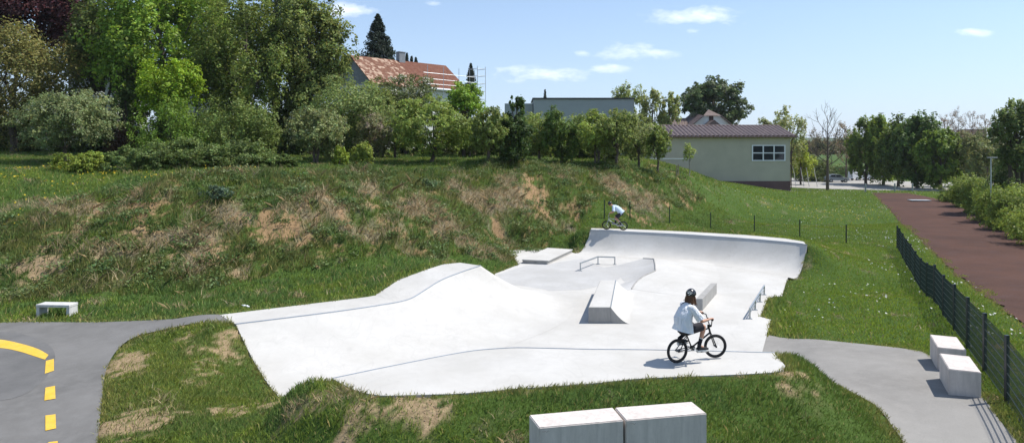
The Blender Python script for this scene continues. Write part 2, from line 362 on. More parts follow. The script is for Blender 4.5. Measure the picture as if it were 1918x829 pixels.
def _fld(x, y, L):
    r = 0
    for cx, cy, rx, ry, k in L: r = np.maximum(r, k*np.exp(-((x-cx)/rx)**2-((y-cy)/ry)**2))
    return r
def soil(x, y):
    e = inpoly(x, y, EMB); f = _fld(x, y, _s)*1.15+np.where(e, .18, 0)
    return np.clip((f*.8+(fbm(x*2.1, y*2.1, s=21)-.5)*2.0+(noise(x*7, y*7, s=22)-.5)*1.3+(noise(x*15, y*15, s=23)-.5)*.6-.56)*2.6, 0, 1)*.9*sstep(.04, .2, f)
def straw(x, y):
    e = inpoly(x, y, EMB); f = _fld(x, y, _st)*.72+np.where(e, .12, 0)
    return np.clip((f+(fbm(x*1.1, y*1.1, s=31)-.5)*1.6-.30)*2.4, 0, 1)
def flowers(x, y, which):
    if which == 'white': f = _fld(x, y, _fw)
    else: f = _fld(x, y, _fy)
    return f
_fw = [(*G(a, b)[:2], c, d, e) for a, b, c, d, e in [(1560,358,14,8,.9),(1500,395,6,5,.6),(1640,385,2.0,14,.9),(1700,455,1.6,7,1),(1780,535,1.2,5,1),(1860,600,1.0,3,1),(1900,650,1,2,1),(1450,385,5,5,.7),(1590,445,3,2,.8),(1540,430,5,4,.35),(1640,560,3,4,.3)]]
_fy = [(*G(a, b)[:2], c, d, e) for a, b, c, d, e in [(1520,398,6,4,1),(1460,382,3,2,.9),(20,330,3,3,1),(80,328,2,2,1),(160,332,1.6,1,1),(310,330,2,1,.5),(450,322,2,1,.5)]]
# ------------------------------------------------------------------ materials
M = {}
M['conc'] = concrete('pale_concrete', (.50,.485,.455), .075)
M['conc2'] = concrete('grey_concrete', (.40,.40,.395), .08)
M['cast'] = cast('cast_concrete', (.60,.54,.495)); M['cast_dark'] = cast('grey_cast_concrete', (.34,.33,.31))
M['cast_light'] = cast('light_cast_concrete', (.56,.55,.53))
M['joint'] = simple('joint_filler', (.13,.13,.13), .8)
M['steel'] = simple('galvanised_steel', (.42,.45,.47), .38, .85, .15, 20)
m = Mat('asphalt', (.2,.2,.2), .9, 0, .2)
a = m.noise(.35, 5, .6); b = m.noise(90, 3, .7); c = m.noise(2.5, 6, .7)
k = m.ramp(a, [(.35, (.135,.13,.122)), (.65, (.185,.178,.168))]); k = m.mix(m.ramp(c, [(.45, (0,)*3), (.7, (.5,)*3)]), k, (.215,.21,.20))
k = m.mix(m.ramp(b, [(.35, (.5,)*3), (.55, (0,)*3)]), k, (.1,.1,.1)); k = m.mix(m.ramp(b, [(.6, (0,)*3), (.75, (.4,)*3)]), k, (.42,.41,.39))
m.base(k); m.bump(b, .4, .006); M['asphalt'] = m.m
m = Mat('pale_asphalt', (.3,.29,.27), .9, 0, .2)
a = m.noise(.35, 5, .6); b = m.noise(90, 3, .7); c = m.noise(2.5, 6, .7)
k = m.ramp(a, [(.35, (.215,.203,.185)), (.65, (.275,.262,.24))]); k = m.mix(m.ramp(c, [(.45, (0,)*3), (.7, (.5,)*3)]), k, (.31,.295,.27))
k = m.mix(m.ramp(b, [(.35, (.5,)*3), (.55, (0,)*3)]), k, (.14,.135,.13)); k = m.mix(m.ramp(b, [(.6, (0,)*3), (.75, (.4,)*3)]), k, (.5,.48,.45))
m.base(k); m.bump(b, .4, .006); M['asphalt_pale'] = m.m
m = Mat('shade_asphalt', (.1,.1,.1), .9, 0, .2)  # darker asphalt for the painted-in shade of a slope
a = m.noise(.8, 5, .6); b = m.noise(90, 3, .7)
k = m.ramp(a, [(.35, (.118,.116,.113)), (.65, (.165,.161,.155))]); k = m.mix(m.ramp(b, [(.35, (.5,)*3), (.55, (0,)*3)]), k, (.06,.06,.06)); m.base(k); m.bump(b, .4, .006); M['asphalt_shade'] = m.m
m = Mat('yellow_paint', (.78,.5,.03), .7)
b = m.noise(35, 5, .75); m.base(m.mix(m.ramp(b, [(.54, (0,)*3), (.64, (.9,)*3)]), m.mix(m.ramp(m.noise(3), [(.35,(0,)*3),(.7,(1,)*3)]), (.66,.40,.03), (.70,.47,.07)), (.20,.18,.14))); M['yellow'] = m.m
m = Mat('cinder', (.16,.06,.05), .95, 0, .1)
a = m.noise(.25, 6, .65); b = m.noise(12, 6, .75); c = m.noise(1.2, 5, .6)
k = m.ramp(a, [(.35, (.060,.033,.025)), (.65, (.092,.048,.035))]); k = m.mix(m.ramp(c, [(.5, (0,)*3), (.75, (.6,)*3)]), k, (.075,.05,.05))
k = m.mix(m.ramp(b, [(.5, (0,)*3), (.75, (.5,)*3)]), k, (.135,.085,.07)); m.base(k); m.bump(b, .4, .02); M['cinder'] = m.m
m = Mat('gravel_road', (.35,.33,.3), .95); m.base(m.ramp(m.noise(3, 6, .7), [(.3, (.27,.26,.24)), (.7, (.38,.36,.33))])); M['road'] = m.m
# earth and thatch under the grass
m = Mat('ground', (.1,.1,.05), 1, 0, .05)
n1 = m.noise(1.3, 6, .7); n2 = m.noise(9, 6, .75); n3 = m.noise(.18, 4, .6)
green = m.ramp(n2, [(.3, (.028,.052,.012)), (.7, (.075,.125,.026))]); green = m.mix(m.ramp(n3, [(.35, (0,)*3), (.65, (.55,)*3)]), green, (.075,.115,.03))
earth = m.ramp(n2, [(.3, (.20,.135,.08)), (.7, (.42,.31,.19))]); ochre = m.ramp(n2, [(.3, (.20,.125,.065)), (.7, (.38,.245,.14))])
earth = m.mix(m.attr('ochre'), earth, ochre)
st = m.ramp(n2, [(.3, (.12,.10,.06)), (.7, (.29,.25,.17))])
k = m.mix(m.attr('straw'), green, st); k = m.mix(m.attr('soil'), k, earth); m.base(k); m.bump(n2, .8, .05); M['ground'] = m.m
# blades and leaves carry their own colour, one value per blade or leaf
def leafmat(name, trans=.35, rough=.55, spec=.25):
    m = bpy.data.materials.new(name); m.use_nodes = True; n = m.node_tree.nodes; l = m.node_tree.links
    p = n['Principled BSDF']; p.inputs['Roughness'].default_value = rough; p.inputs['Specular IOR Level'].default_value = spec
    a = n.new('ShaderNodeAttribute'); a.attribute_name = 'col'; l.new(a.outputs['Color'], p.inputs['Base Color'])
    t = n.new('ShaderNodeBsdfTranslucent'); hs = n.new('ShaderNodeHueSaturation'); hs.inputs['Value'].default_value = 1.25; hs.inputs['Hue'].default_value = .485
    l.new(a.outputs['Color'], hs.inputs['Color']); l.new(hs.outputs[0], t.inputs['Color'])
    x = n.new('ShaderNodeMixShader'); x.inputs[0].default_value = trans; l.new(p.outputs[0], x.inputs[1]); l.new(t.outputs[0], x.inputs[2])
    l.new(x.outputs[0], n['Material Output'].inputs['Surface']); return m
M['blade'] = leafmat('grass_blade', .3); M['leaf'] = leafmat('leaf', .32); M['needle'] = leafmat('needle', .1, .7)
# ------------------------------------------------------------------ ground sheet
def axis(segs):
    out = []
    for a, b, d in segs: out += list(np.arange(a, b-1e-6, d))
    return np.array(out+[segs[-1][1]])
gx = axis([(-3000,-400,260),(-400,-100,30),(-100,-45,3),(-45,-19,.6),(-19,17,.14),(17,45,.45),(45,80,2),(80,160,8),(160,400,40),(400,3000,260)])
gy = axis([(-40,0,8),(0,8,1),(8,30,.14),(30,42,.22),(42,66,.4),(66,110,1.5),(110,200,6),(200,400,25),(400,3800,170)])
X, Y = np.meshgrid(gx, gy); x, y = X.ravel(), Y.ravel()
z = hbase(x, y); near = (np.abs(x) < 60) & (y < 112)
z[near] += relief(x[near], y[near])
so = np.zeros_like(x); stw = np.zeros_like(x)
nn = near & (y < 75); so[nn] = soil(x[nn], y[nn]); stw[nn] = straw(x[nn], y[nn])
for q, dz in ((PARK, .45), (hard[1], .09), (hard[2], .09), (hard[3], .05)):
    i = inpoly(x, y, q) & (dpoly(x, y, q) > .03) if q is not hard[3] else inpoly(x, y, q)
    z[i] -= dz; so[i] = 0
    if q is PARK: z[i] = np.where(dpoly(x[i], y[i], PARK) > .35, np.minimum(z[i], floor_z(y[i])-.5), z[i])
och = sstep(26, 30, y)
nx = len(gx); idx = np.arange(len(x)).reshape(len(gy), nx)
faces = np.stack([idx[:-1, :-1], idx[:-1, 1:], idx[1:, 1:], idx[1:, :-1]], -1).reshape(-1, 4)
o = link('ground', npmesh('ground', np.stack([x, y, z], 1), faces, 4, {'soil': so, 'straw': stw, 'ochre': och}), M['ground'], smooth=True); tag(o, kind='structure')
# ------------------------------------------------------------------ flat hard surfaces laid on the ground
def ribbon(name, A, B, nu, nv, mat, dz, base=hbase, rag=0):
    A = resample([p[:2] for p in A], nu, True); B = resample([p[:2] for p in B], nu, True)
    if rag:
        for q_, o_ in ((A, 0), (B, 50)): q_[:, 0] += (fbm(q_[:, 1]*1.3+o_, q_[:, 0]*1.3, s=88)-.5)*rag*2
    t = np.linspace(0, 1, nv)[None, :, None]
    g = A[:, None]*(1-t)+B[:, None]*t; xx, yy = g[..., 0].ravel(), g[..., 1].ravel()
    v = np.stack([xx, yy, base(xx, yy)+dz], 1); i = np.arange(nu*nv).reshape(nu, nv)
    f = np.stack([i[:-1, :-1], i[:-1, 1:], i[1:, 1:], i[1:, :-1]], -1).reshape(-1, 4)
    me = npmesh(name, v, f, 4); o = link(name, me, mat, smooth=True)
    bm = bmesh.new(); bm.from_mesh(me); bmesh.ops.recalc_face_normals(bm, faces=bm.faces)
    if sum(f.normal.z for f in bm.faces) < 0: bmesh.ops.reverse_faces(bm, faces=bm.faces)
    bm.to_mesh(me); bm.free(); return tag(o, kind='structure')
ribbon('path', PATH_UP, PATH_LO, 70, 22, M['asphalt_pale'], .012)
ribbon('asphalt_yard', ASP_UP, ASP_LO, 90, 60, M['asphalt'], .012)
ribbon('running_track', TRACK_L, TRACK_R, 400, 16, M['cinder'], .012, rag=.35)
# flat darker asphalt oval painting in a slope's shade, and the yellow road marking
def sheet(name, ring, mat, dz, label=None, n=1):
    v = [(p[0], p[1], float(hbase(p[0], p[1])[0])+dz) for p in ring]; c = np.mean(np.array(v), 0)
    mb = MB(); mb.add(v+[tuple(c)], [(i, (i+1) % len(v), len(v)) for i in range(len(v))]); o = mb.build(name, mat)
    if o.data.polygons[0].normal.z < 0: o.data.flip_normals()
    return o
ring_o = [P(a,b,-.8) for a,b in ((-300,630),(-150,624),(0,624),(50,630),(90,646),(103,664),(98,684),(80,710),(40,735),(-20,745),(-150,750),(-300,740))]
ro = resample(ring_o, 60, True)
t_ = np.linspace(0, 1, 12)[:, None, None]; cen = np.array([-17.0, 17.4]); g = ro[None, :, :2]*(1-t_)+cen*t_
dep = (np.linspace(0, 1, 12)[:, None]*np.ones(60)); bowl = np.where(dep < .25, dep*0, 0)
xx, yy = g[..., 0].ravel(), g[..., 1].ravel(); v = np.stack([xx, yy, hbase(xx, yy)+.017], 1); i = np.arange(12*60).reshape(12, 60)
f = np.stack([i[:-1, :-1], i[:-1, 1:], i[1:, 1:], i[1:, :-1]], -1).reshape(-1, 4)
tag(link('asphalt_shade_patch', npmesh('asphalt_shade_patch', v, f, 4), M['asphalt_shade']), kind='structure')
arc_o = resample([P(a,b,-.8) for a,b in ((-200,640),(-80,633),(0,637),(40,644),(70,653),(91,664))], 40, True)
arc_i = resample([P(a,b,-.8) for a,b in ((-200,653),(-80,647),(0,650.5),(35,656.5),(61,664.5),(84,672))], 40, True)
v = [(p[0], p[1], float(hbase(p[0], p[1])[0])+.024) for q in zip(arc_o, arc_i) for p in q]
mb = MB(); mb.add(v, [(2*i, 2*i+2, 2*i+3, 2*i+1) for i in range(39)])
cur = mb.build('yellow_line', M['yellow']); tag(cur, kind='structure')
for q in (((86,677),(101,674),(101,695),(84,700)), ((85,725),(103,722),(104,745),(83,748)), ((85,775),(104,773),(105,799),(85,803)), ((90,824),(108,822),(109,850),(90,854))):
    tag(sheet('yellow_line', [P(a,b,-.84) for a,b in q], M['yellow'], .024), kind='structure')
# ------------------------------------------------------------------ skate park
fl = [(p[0], p[1]) for p in ([BOT_L[0]]+[(a[0]*.75+b[0]*.25, a[1]*.75+b[1]*.25) for a, b in zip(COP_L, BOT_L)][:6]+[(-2.1,25.0),(-1.2,27.2),(-.5,29.5)]+[PF(925,513), PF(972,495), (-.2,38.4), (2.6,38.9), PF(1078,474), (4.2,38.4)]+
      [(a[0]*.8+b[0]*.2, a[1]*.8+b[1]*.2) for a, b in zip(COP_F, BOT_F)][:5]+[PF(1493,497), PF(1474,522), PF(1464.5,553.6), PF(1438,557), PF(1423.5,592), PF(1444,598), PF(1428,657), (6.0,17.3),(5.8,15.6),(2.9,15.9),(-.2,16.0),(-1.1,15.8),(-2.5,14.8),(-3.4,14.2),(-3.45,15.0),(-4.0,17.0)])]
o = MB().prism(fl, [floor_z(p[1])-.35 for p in fl], [floor_z(p[1]) for p in fl]).build('skatepark_floor', M['conc']); tag(o, kind='structure')
m = concrete('darker_concrete', (.435,.428,.415), .075); M['conc3'] = m
pq = [PF(a,b) for a,b in ((932,514),(985,497),(1040,492),(1090,484),(1130,500),(1172,512),(1150,530),(1090,542),(1020,544),(962,545),(945,530))]
o = MB().prism([p[:2] for p in pq], [p[2]-.02 for p in pq], [p[2]+.004 for p in pq]).build('skatepark_floor_panel', M['conc3']); tag(o, kind='structure')  # panel a little darker than the rest of the floor
def transition(cop, bot, power, n=14, skirt=True, mid=None):
    mb = MB(); rows = []
    for a, b in zip(cop, bot):
        fz = floor_z(b[1])+.004; r = []
        for k in range(n+1):
            s = k/n; xx = a[0]+(b[0]-a[0])*s; yy = a[1]+(b[1]-a[1])*s
            r.append((xx, yy, fz+(a[2]-fz)*(1-s)**power))
        rows.append(r)
    mb.grid(rows)
    return mb
# coping resampled together with its foot so the surface is smooth
def pair(A, B, n):
    Q = resample([tuple(a)+tuple(b[:2]) for a, b in zip(A, B)], n, True); return [tuple(q[:3]) for q in Q], [tuple(q[3:]) for q in Q]
def coping_strip(cop, name, parent, w=.035, mat=None):
    mb = MB(); mb.tube([(p[0], p[1], p[2]+.004) for p in cop], w, 8); return mb.build(name, mat or M['steel'], parent, True)
def plate(cop, back, name, parent, mat, th=.55):
    """deck slab between two lines, sides run down into the ground"""
    n = 40; A = resample(cop, n); B = resample(back, n); mb = MB(); t = (0, .5, 1)
    mb.grid([[tuple(a*(1-u)+b*u) for u in t] for a, b in zip(A, B)])
    for L_ in (B, np.array([A[0], B[0]]), np.array([A[-1], B[-1]])): mb.grid([[tuple(p), (p[0], p[1], p[2]-th)] for p in L_])
    return mb.build(name, mat, parent)
# left bank growing into a tall quarter pipe
t = tag(empty('quarter_pipe', (COP_L[4][0], COP_L[4][1], 0)), 'long concrete quarter pipe on the left, low by the path, tall at its far end', 'quarter pipe')
def loc0(o, t): o.matrix_parent_inverse = Matrix.Translation(t.location).inverted() if not t.rotation_euler.z else t.matrix_world.inverted(); return o
cl, bl = pair(COP_L, BOT_L, 60)
end = COP_L[-1]; cl2 = cl+[end]*len(FAN_L); bl2 = bl+FAN_L
# corner deck wraps round: the last fan rows start along the short end of the deck
e2 = BACK_L[-1]
for i in range(len(FAN_L)):
    u = max(0, (i-1)/(len(FAN_L)-2)); cl2[len(cl)+i] = tuple(np.array(end)*(1-u)+np.array(e2)*u)
mb = transition(cl2, bl2, 1.75); p = loc0(mb.build('riding_surface', M['conc'], t, True), t)
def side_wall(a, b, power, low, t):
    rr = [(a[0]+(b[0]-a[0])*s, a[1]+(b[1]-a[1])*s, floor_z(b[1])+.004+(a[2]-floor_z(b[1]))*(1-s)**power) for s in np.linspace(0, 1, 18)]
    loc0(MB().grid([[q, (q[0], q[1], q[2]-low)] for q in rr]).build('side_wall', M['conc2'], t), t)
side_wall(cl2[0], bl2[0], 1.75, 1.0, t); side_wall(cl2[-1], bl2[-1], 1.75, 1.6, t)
loc0(plate(cl, BACK_L, 'deck', t, M['conc'], 1.1), t)
loc0(coping_strip(cl, 'coping', t, .02), t)
# near platform with its bank
t = tag(empty('platform', (1.5, 14, 0)), 'flat white concrete platform in front, under the wheels of the black bike', 'skate platform')
BOT_N = [(-3.3,16.2),(-1.9,17.0),(-.4,18.0),(.3,18.4),(.9,18.5),(2.0,18.5),(3.2,18.4),(4.6,18.2),(5.9,17.9)]
cn, bn = pair(COP_N, BOT_N, 50); loc0(transition(cn, bn, 1.9).build('riding_surface', M['conc'], t, True), t)
poly = resample(COP_N, 40, True).tolist()+resample(OUT_N, 50, True).tolist()
dk = MB().prism(poly, [-1.4]*len(poly), [.25]*len(poly)); loc0(dk.build('deck', M['conc'], t), t); loc0(coping_strip(cn, 'coping', t, .012), t)
# far quarter pipe
t = tag(empty('quarter_pipe', (9, 36, 0)), 'wide white concrete quarter pipe across the far end with a narrow raised deck behind it', 'quarter pipe')
cf, bf = pair(COP_F, BOT_F, 50); loc0(transition(cf, bf, 2.4, 18).build('riding_surface', M['conc'], t, True), t)
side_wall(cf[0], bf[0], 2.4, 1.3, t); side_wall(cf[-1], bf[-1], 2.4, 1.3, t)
loc0(plate(cf, BACK_F, 'deck', t, M['conc'], 1.6), t); loc0(coping_strip(cf, 'coping', t, .028), t)
# ------------------------------------------------------------------ skate obstacles
def ledge_prism(pts, ztop, name, mat, parent=None):
    z0 = [floor_z(p[1])-.05 for p in pts]; zt = [floor_z(p[1])+ztop for p in pts]
    return MB().prism([p[:2] for p in pts], z0, zt).build(name, mat, parent)
# big ledge with its concave wedge
t = tag(empty('ledge', (3.3, 25.5, 0)), 'big concrete ledge with a grey front face and a curved wedge on its right', 'ledge')
A0, A1, B0, B1 = (2.62,23.4), (3.38,23.4), (3.58,27.8), (4.22,27.8)
top_z = lambda p: floor_z(p[1])+.53
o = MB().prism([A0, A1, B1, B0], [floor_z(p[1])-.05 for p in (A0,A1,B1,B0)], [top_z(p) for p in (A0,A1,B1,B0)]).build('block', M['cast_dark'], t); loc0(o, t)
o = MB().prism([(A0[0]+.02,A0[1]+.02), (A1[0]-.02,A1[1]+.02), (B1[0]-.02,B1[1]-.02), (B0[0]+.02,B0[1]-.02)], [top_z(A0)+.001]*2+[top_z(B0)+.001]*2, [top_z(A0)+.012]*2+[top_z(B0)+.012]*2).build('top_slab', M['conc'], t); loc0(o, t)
mb = MB(); rows = []
for s_ in np.linspace(0, 1, 12):
    h = .53*(1-s_)**1.6; r = []
    for e in (0, 1):
        p = np.array(A1)*(1-e)+np.array(B1)*e+np.array([.004, 0])+np.array([.62+.15*e, -.10+.2*e])*s_*1.0
        r.append((p[0], p[1], floor_z(p[1])+h+.003))
    rows.append(r)
mb.grid(rows); fr = [r[0] for r in rows]; n_ = len(fr); mb.grid([[q, (q[0], q[1], floor_z(q[1])-.03)] for q in fr]); mb.grid([[r[1], (r[1][0], r[1][1], floor_z(r[1][1])-.03)] for r in rows])
loc0(mb.build('wedge', M['conc'], t, False), t)
# grey front skin of the wedge
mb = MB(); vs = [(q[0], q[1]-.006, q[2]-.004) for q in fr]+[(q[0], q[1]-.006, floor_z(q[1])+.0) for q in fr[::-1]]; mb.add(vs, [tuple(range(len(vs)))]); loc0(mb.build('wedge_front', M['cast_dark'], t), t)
mb = MB(); mb.tube([(A1[0], A1[1], top_z(A1)+.01), (B1[0], B1[1], top_z(B1)+.01)], .02, 6); loc0(mb.build('edge_rail', M['steel'], t, True), t)
# ledge behind the rider
t = ledge_prism([(6.76,25.1),(7.0,25.1),(8.33,27.8),(8.09,27.8)], .43, 'ledge', M['cast_dark']); tag(t, 'narrow grey concrete ledge running away behind the head of the rider in the white shirt', 'ledge')
# low box at the back
t = tag(empty('manual_pad', (1.9, 36, 0)), 'low wide concrete box at the far left edge of the floor, beside the grass slope', 'low box')
bx_ = [(.53,34.5),(1.78,34.2),(3.3,37.6),(2.0,38.1)]
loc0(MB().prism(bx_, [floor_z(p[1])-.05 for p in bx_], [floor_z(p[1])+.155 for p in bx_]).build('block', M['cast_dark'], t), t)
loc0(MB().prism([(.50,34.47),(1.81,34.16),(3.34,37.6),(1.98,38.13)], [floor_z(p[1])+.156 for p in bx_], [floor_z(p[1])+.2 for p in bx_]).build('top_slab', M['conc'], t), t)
# curved curb and the soft mound it holds
t = tag(empty('hip_ramp', (7.5, 31, 0)), 'low concrete hip with a curved grey ridge line in the middle of the floor', 'ramp')
def PH(px, py, h):
    Y = (6.35-h)/((py-HZ)/F0+.0139); return ((px-CX)/F0*Y, Y, floor_z(Y)+h)
rid = [PH(a,b,h) for a,b,h in ((1204.5,484,.30),(1215,484.3,.32),(1225,485,.34),(1227,496,.34),(1228,507,.33),(1216,512,.28),(1205,517,.23),(1197,523,.17),(1190,530,.10),(1183,541,.0))]
crv = resample(rid, 44); left = MB(); right = MB(); rl = []; rr = []
for i, p in enumerate(crv):
    h = p[2]-floor_z(p[1]); u_ = i/(len(crv)-1); a = []; b = []
    for s_ in np.linspace(0, 1, 12):
        q = p[:2]+np.array([-2.3*(1-u_*.6), -.9+1.6*(u_ < 0)])*s_; a.append((q[0], q[1], floor_z(q[1])+.0055+h*(1-s_)**1.6))
        dx = np.array([3.4*(1-.3*u_), 1.5-3.2*u_]); q = p[:2]+dx*s_; b.append((q[0], q[1], floor_z(q[1])+.0015+.004*(1-s_)+h*(1-s_)**1.25))
    rl.append(a); rr.append(b)
loc0(left.grid(rl).build('left_bank', M['conc3'], t, True), t); loc0(right.grid(rr).build('right_bank', M['conc'], t, True), t)  # left bank's darker concrete paints in its shade, facing away from the sun
loc0(MB().tube([(p[0], p[1], p[2]+.006) for p in crv], .034, 8).build('ridge_edge', M['cast_dark'], t, True), t)
# kinked flat rail
t = tag(empty('grind_rail', (4.3, 33.8, 0)), 'bent galvanised grind rail on three posts, in front of the far quarter pipe', 'grind rail')
fr = [PF(1087,507), PF(1120,494), PF(1151.5,495)]; hh = .36
pts = [(p[0], p[1], p[2]+hh) for p in fr]
for i in (0, 1):
    a, b = pts[i], pts[i+1]; L = math.dist(a, b); 
    loc0(MB().box(tuple((np.array(a)+np.array(b))/2), (L+.05, .055, .055), math.atan2(b[1]-a[1], b[0]-a[0]), 0, -math.asin((b[2]-a[2])/L)).build('bar', M['steel'], t), t)
for p in fr: loc0(MB().box((p[0], p[1], p[2]+hh/2-.02), (.05,.05,hh)).box((p[0], p[1], p[2]+.008), (.16,.16,.012)).build('post', M['steel'], t), t)
t = tag(empty('grind_rail', (9.3, 25.9, 0)), 'straight galvanised grind rail on four posts at the right edge of the floor', 'grind rail')
a, b = np.array(PF(1404,597)), np.array(PF(1431.5,551)); a[2] += .36; b[2] += .36; L = np.linalg.norm(b-a)
for dz in (0, -.14):
    loc0(MB().tube([tuple(a+np.array([0,0,dz])), tuple(b+np.array([0,0,dz]))], .03 if dz == 0 else .02, 8).build('bar', M['steel'], t, True), t)
for s_ in (.01, .34, .67, .99):
    q = a+(b-a)*s_; loc0(MB().box((q[0], q[1], q[2]-.19), (.05,.05,.34)).box((q[0], q[1], floor_z(q[1])+.008), (.15,.15,.012)).build('post', M['steel'], t), t)
# ------------------------------------------------------------------ concrete blocks and bench
def block(bl, fl_, fr_, br, top, hgt, label, group, mat='cast'):
    pts = [fl_, fr_, br, bl]; bm = bmesh.new(); c = np.mean([p[:2] for p in pts], 0)
    lo = [bm.verts.new((p[0]-c[0], p[1]-c[1], -hgt)) for p in pts]; hi = [bm.verts.new((p[0]-c[0], p[1]-c[1], 0)) for p in pts]
    bm.faces.new(lo[::-1]); bm.faces.new(hi)
    for i in range(4): bm.faces.new((lo[i], lo[(i+1) % 4], hi[(i+1) % 4], hi[i]))
    bmesh.ops.bevel(bm, geom=bm.edges[:], offset=.014, segments=2, affect='EDGES'); bmesh.ops.recalc_face_normals(bm, faces=bm.faces)
    me = bpy.data.meshes.new('concrete_block'); bm.to_mesh(me); bm.free(); o = link('concrete_block', me, M[mat]); o.location = (c[0], c[1], top)
    return tag(o, label, 'concrete block', group)
zt = .45
b1 = block(P(991,776,zt), P(1009.6,800,zt), P(1168,786,zt), P(1148,762,zt), zt, .56, 'long pale concrete block on the foreground grass, the left of the touching pair', 'concrete blocks on the foreground grass')
b2 = block(P(1151.5,762,zt), P(1172.5,786,zt), P(1324,773,zt), P(1296,751,zt), zt, .56, 'long pale concrete block on the foreground grass, the right of the touching pair', 'concrete blocks on the foreground grass')
# small chips and a scratched scribble cast into the front faces
def scribble(par, p0, p1, drop, length, seed):
    rnd = random.Random(seed); d = (Vector(p1)-Vector(p0)); d.z = 0; d.normalize(); nrm = Vector((d.y, -d.x, 0)); st = Vector((p0[0], p0[1], zt-drop))+d*.05; pts = []
    for i in range(9): pts.append(tuple(st+d*(length*i/8)+Vector((0, 0, rnd.uniform(-.014, .014)))+nrm*.002))
    o = MB().tube(pts, .0025, 4).build('scratch_mark', M['joint'], par); o.matrix_parent_inverse = Matrix.Translation(par.location).inverted()
scribble(b1, P(1009.6,800,zt), P(1168,786,zt), .065, .11, 3); scribble(b2, P(1172.5,786,zt), P(1324,773,zt), .065, .12, 5)
zr = -.05
def rblock(c0, w, L, ang, hgt, label):
    """c0: front left corner on the ground, long side running away"""
    d = np.array([math.sin(ang), math.cos(ang)]); r = np.array([math.cos(ang), -math.sin(ang)]); z0 = c0[2]
    f0 = np.array(c0[:2]); f1 = f0+r*w; k1 = f1+d*L; k0 = f0+d*L
    return block(k0, f0, f1, k1, z0+hgt, hgt+.03, label, 'concrete blocks beside the mesh fence')
rb1 = rblock(P(1777,738,-.61), .60, 1.25, .42, .56, 'concrete block on the path beside the mesh fence, nearer the camera of the two')
rb2 = rblock(P(1756,692,-.68), .60, 1.25, .42, .56, 'concrete block on the path beside the mesh fence, behind the nearer block')
# bench
bc = P(107,590,-.72); bt = tag(empty('bench', (bc[0], bc[1], H(bc[0], bc[1])), -.06), 'low white concrete bench in the grass beside the asphalt path', 'bench')
mb = MB(); mb.box((0,0,.335), (1.14,.42,.09), bev=.012); mb.build('seat', M['cast_light'], bt)
for sx in (-1, 1):
    mb = MB(); x0 = sx*.51; mb.add([(x0-.05,-.21,-.05),(x0+.05,-.21,-.05),(x0+.05,.21,-.05),(x0-.05,.21,-.05),(x0-.05,-.19,.29),(x0+.05,-.19,.29),(x0+.05,.19,.29),(x0-.05,.19,.29)], [(0,3,2,1),(4,5,6,7),(0,1,5,4),(1,2,6,5),(2,3,7,6),(3,0,4,7)]); mb.build('leg', M['cast_light'], bt)
# crumpled litter by the deck
lp = G(460,577); mb = MB(); rnd = random.Random(2)
lt = tag(MB().ball((0,0,0), (.13,.05,.04), 10, 6).build('plastic_bottle', simple('clear_plastic', (.75,.77,.8), .25, 0, .1, 20)), 'discarded white plastic bottle in the grass behind the left quarter pipe', 'bottle')
lt.location = (lp[0], lp[1], lp[2]+.06); lt.rotation_euler = (0, .25, .2)
# ------------------------------------------------------------------ fences
M['fence'] = simple('green_coated_wire', (.022,.040,.040), .45, .2, .1, 10, 0, .5)
M['fence_post'] = simple('green_coated_post', (.016,.026,.032), .4, .2, .1, 10, 0, .5)
def wire_fence(pts, height, label, group=None, vstep=.05, hs=(.04,.24,.44,.64,.84,1.04,1.24), rv=.0026, rh=.0045, pw=.035):
    c = (pts[0][0], pts[0][1], H(pts[0][0], pts[0][1])); t = tag(empty('wire_fence', c), label, 'fence')
    for p in pts:
        z = H(p[0], p[1]); loc0(MB().box((p[0], p[1], z+height/2), (pw*2, pw*2, height+.16)).box((p[0], p[1], z+height+.085), (pw*2.1, pw*2.1, .012)).build('post', M['fence_post'], t), t)
    for a, b in zip(pts[:-1], pts[1:]):
        a = np.array([a[0], a[1], H(a[0], a[1])]); b = np.array([b[0], b[1], H(b[0], b[1])]); L = np.linalg.norm((b-a)[:2]); ang = math.atan2(b[1]-a[1], b[0]-a[0]); mb = MB()
        pit = math.atan2(b[2]-a[2], L); nrm = np.array([-math.sin(ang), math.cos(ang), 0])*.008
        for h in hs:
            if h > height: continue
            for s_ in (-1, 1): mb.box(tuple((a+b)/2+np.array([0, 0, h])+nrm*s_), (L-.08, rh*2, rh*2), ang, 0, -pit)
        for k in range(1, int(L/vstep)):
            q = a+(b-a)*k*vstep/L; mb.box((q[0], q[1], q[2]+height/2+.03), (rv*2, rv*2, height), ang)
        loc0(mb.build('mesh_panel', M['fence'], t), t)
    return t
fa, fb = np.array([8.2, 9.6]), np.array([24.3, 43.1]); L = np.linalg.norm(fb-fa); a0 = np.array([10.5, 14.5]); dv = (fb-a0)/np.linalg.norm(fb-a0)
fp = [tuple(a0+dv*2.5*k) for k in range(-3, 14)]; fp[-1] = tuple(fb)
wire_fence(fp, 1.34, 'dark green double wire mesh fence running along the running track')
fp = [G(a,b)[:2] for a,b in ((1132,409),(1180,412),(1254,418),(1331,427),(1413,433),(1498,443),(1585,456))]+[tuple(fb)]
wire_fence(fp, 1.15, 'low green wire mesh fence crossing the lawn behind the far quarter pipe', vstep=.2, hs=(.05,.3,.55,.8,1.05), rv=.002, rh=.003, pw=.03)
M['wood'] = simple('weathered_wood', (.24,.19,.15), .9, 0, .3, 8, .2)
t = tag(empty('rail_fence', P(0,290,4.1)), 'weathered wooden post and rail fence under the trees at the far left', 'fence')
fq = [P(-260,292,4.05), P(-120,291,4.05), P(-10,290,4.05), P(36,290,4.05)]
for a in fq[:]: loc0(MB().box((a[0], a[1], H(a[0],a[1])+.45), (.13,.13,1.0)).build('post', M['wood'], t), t)
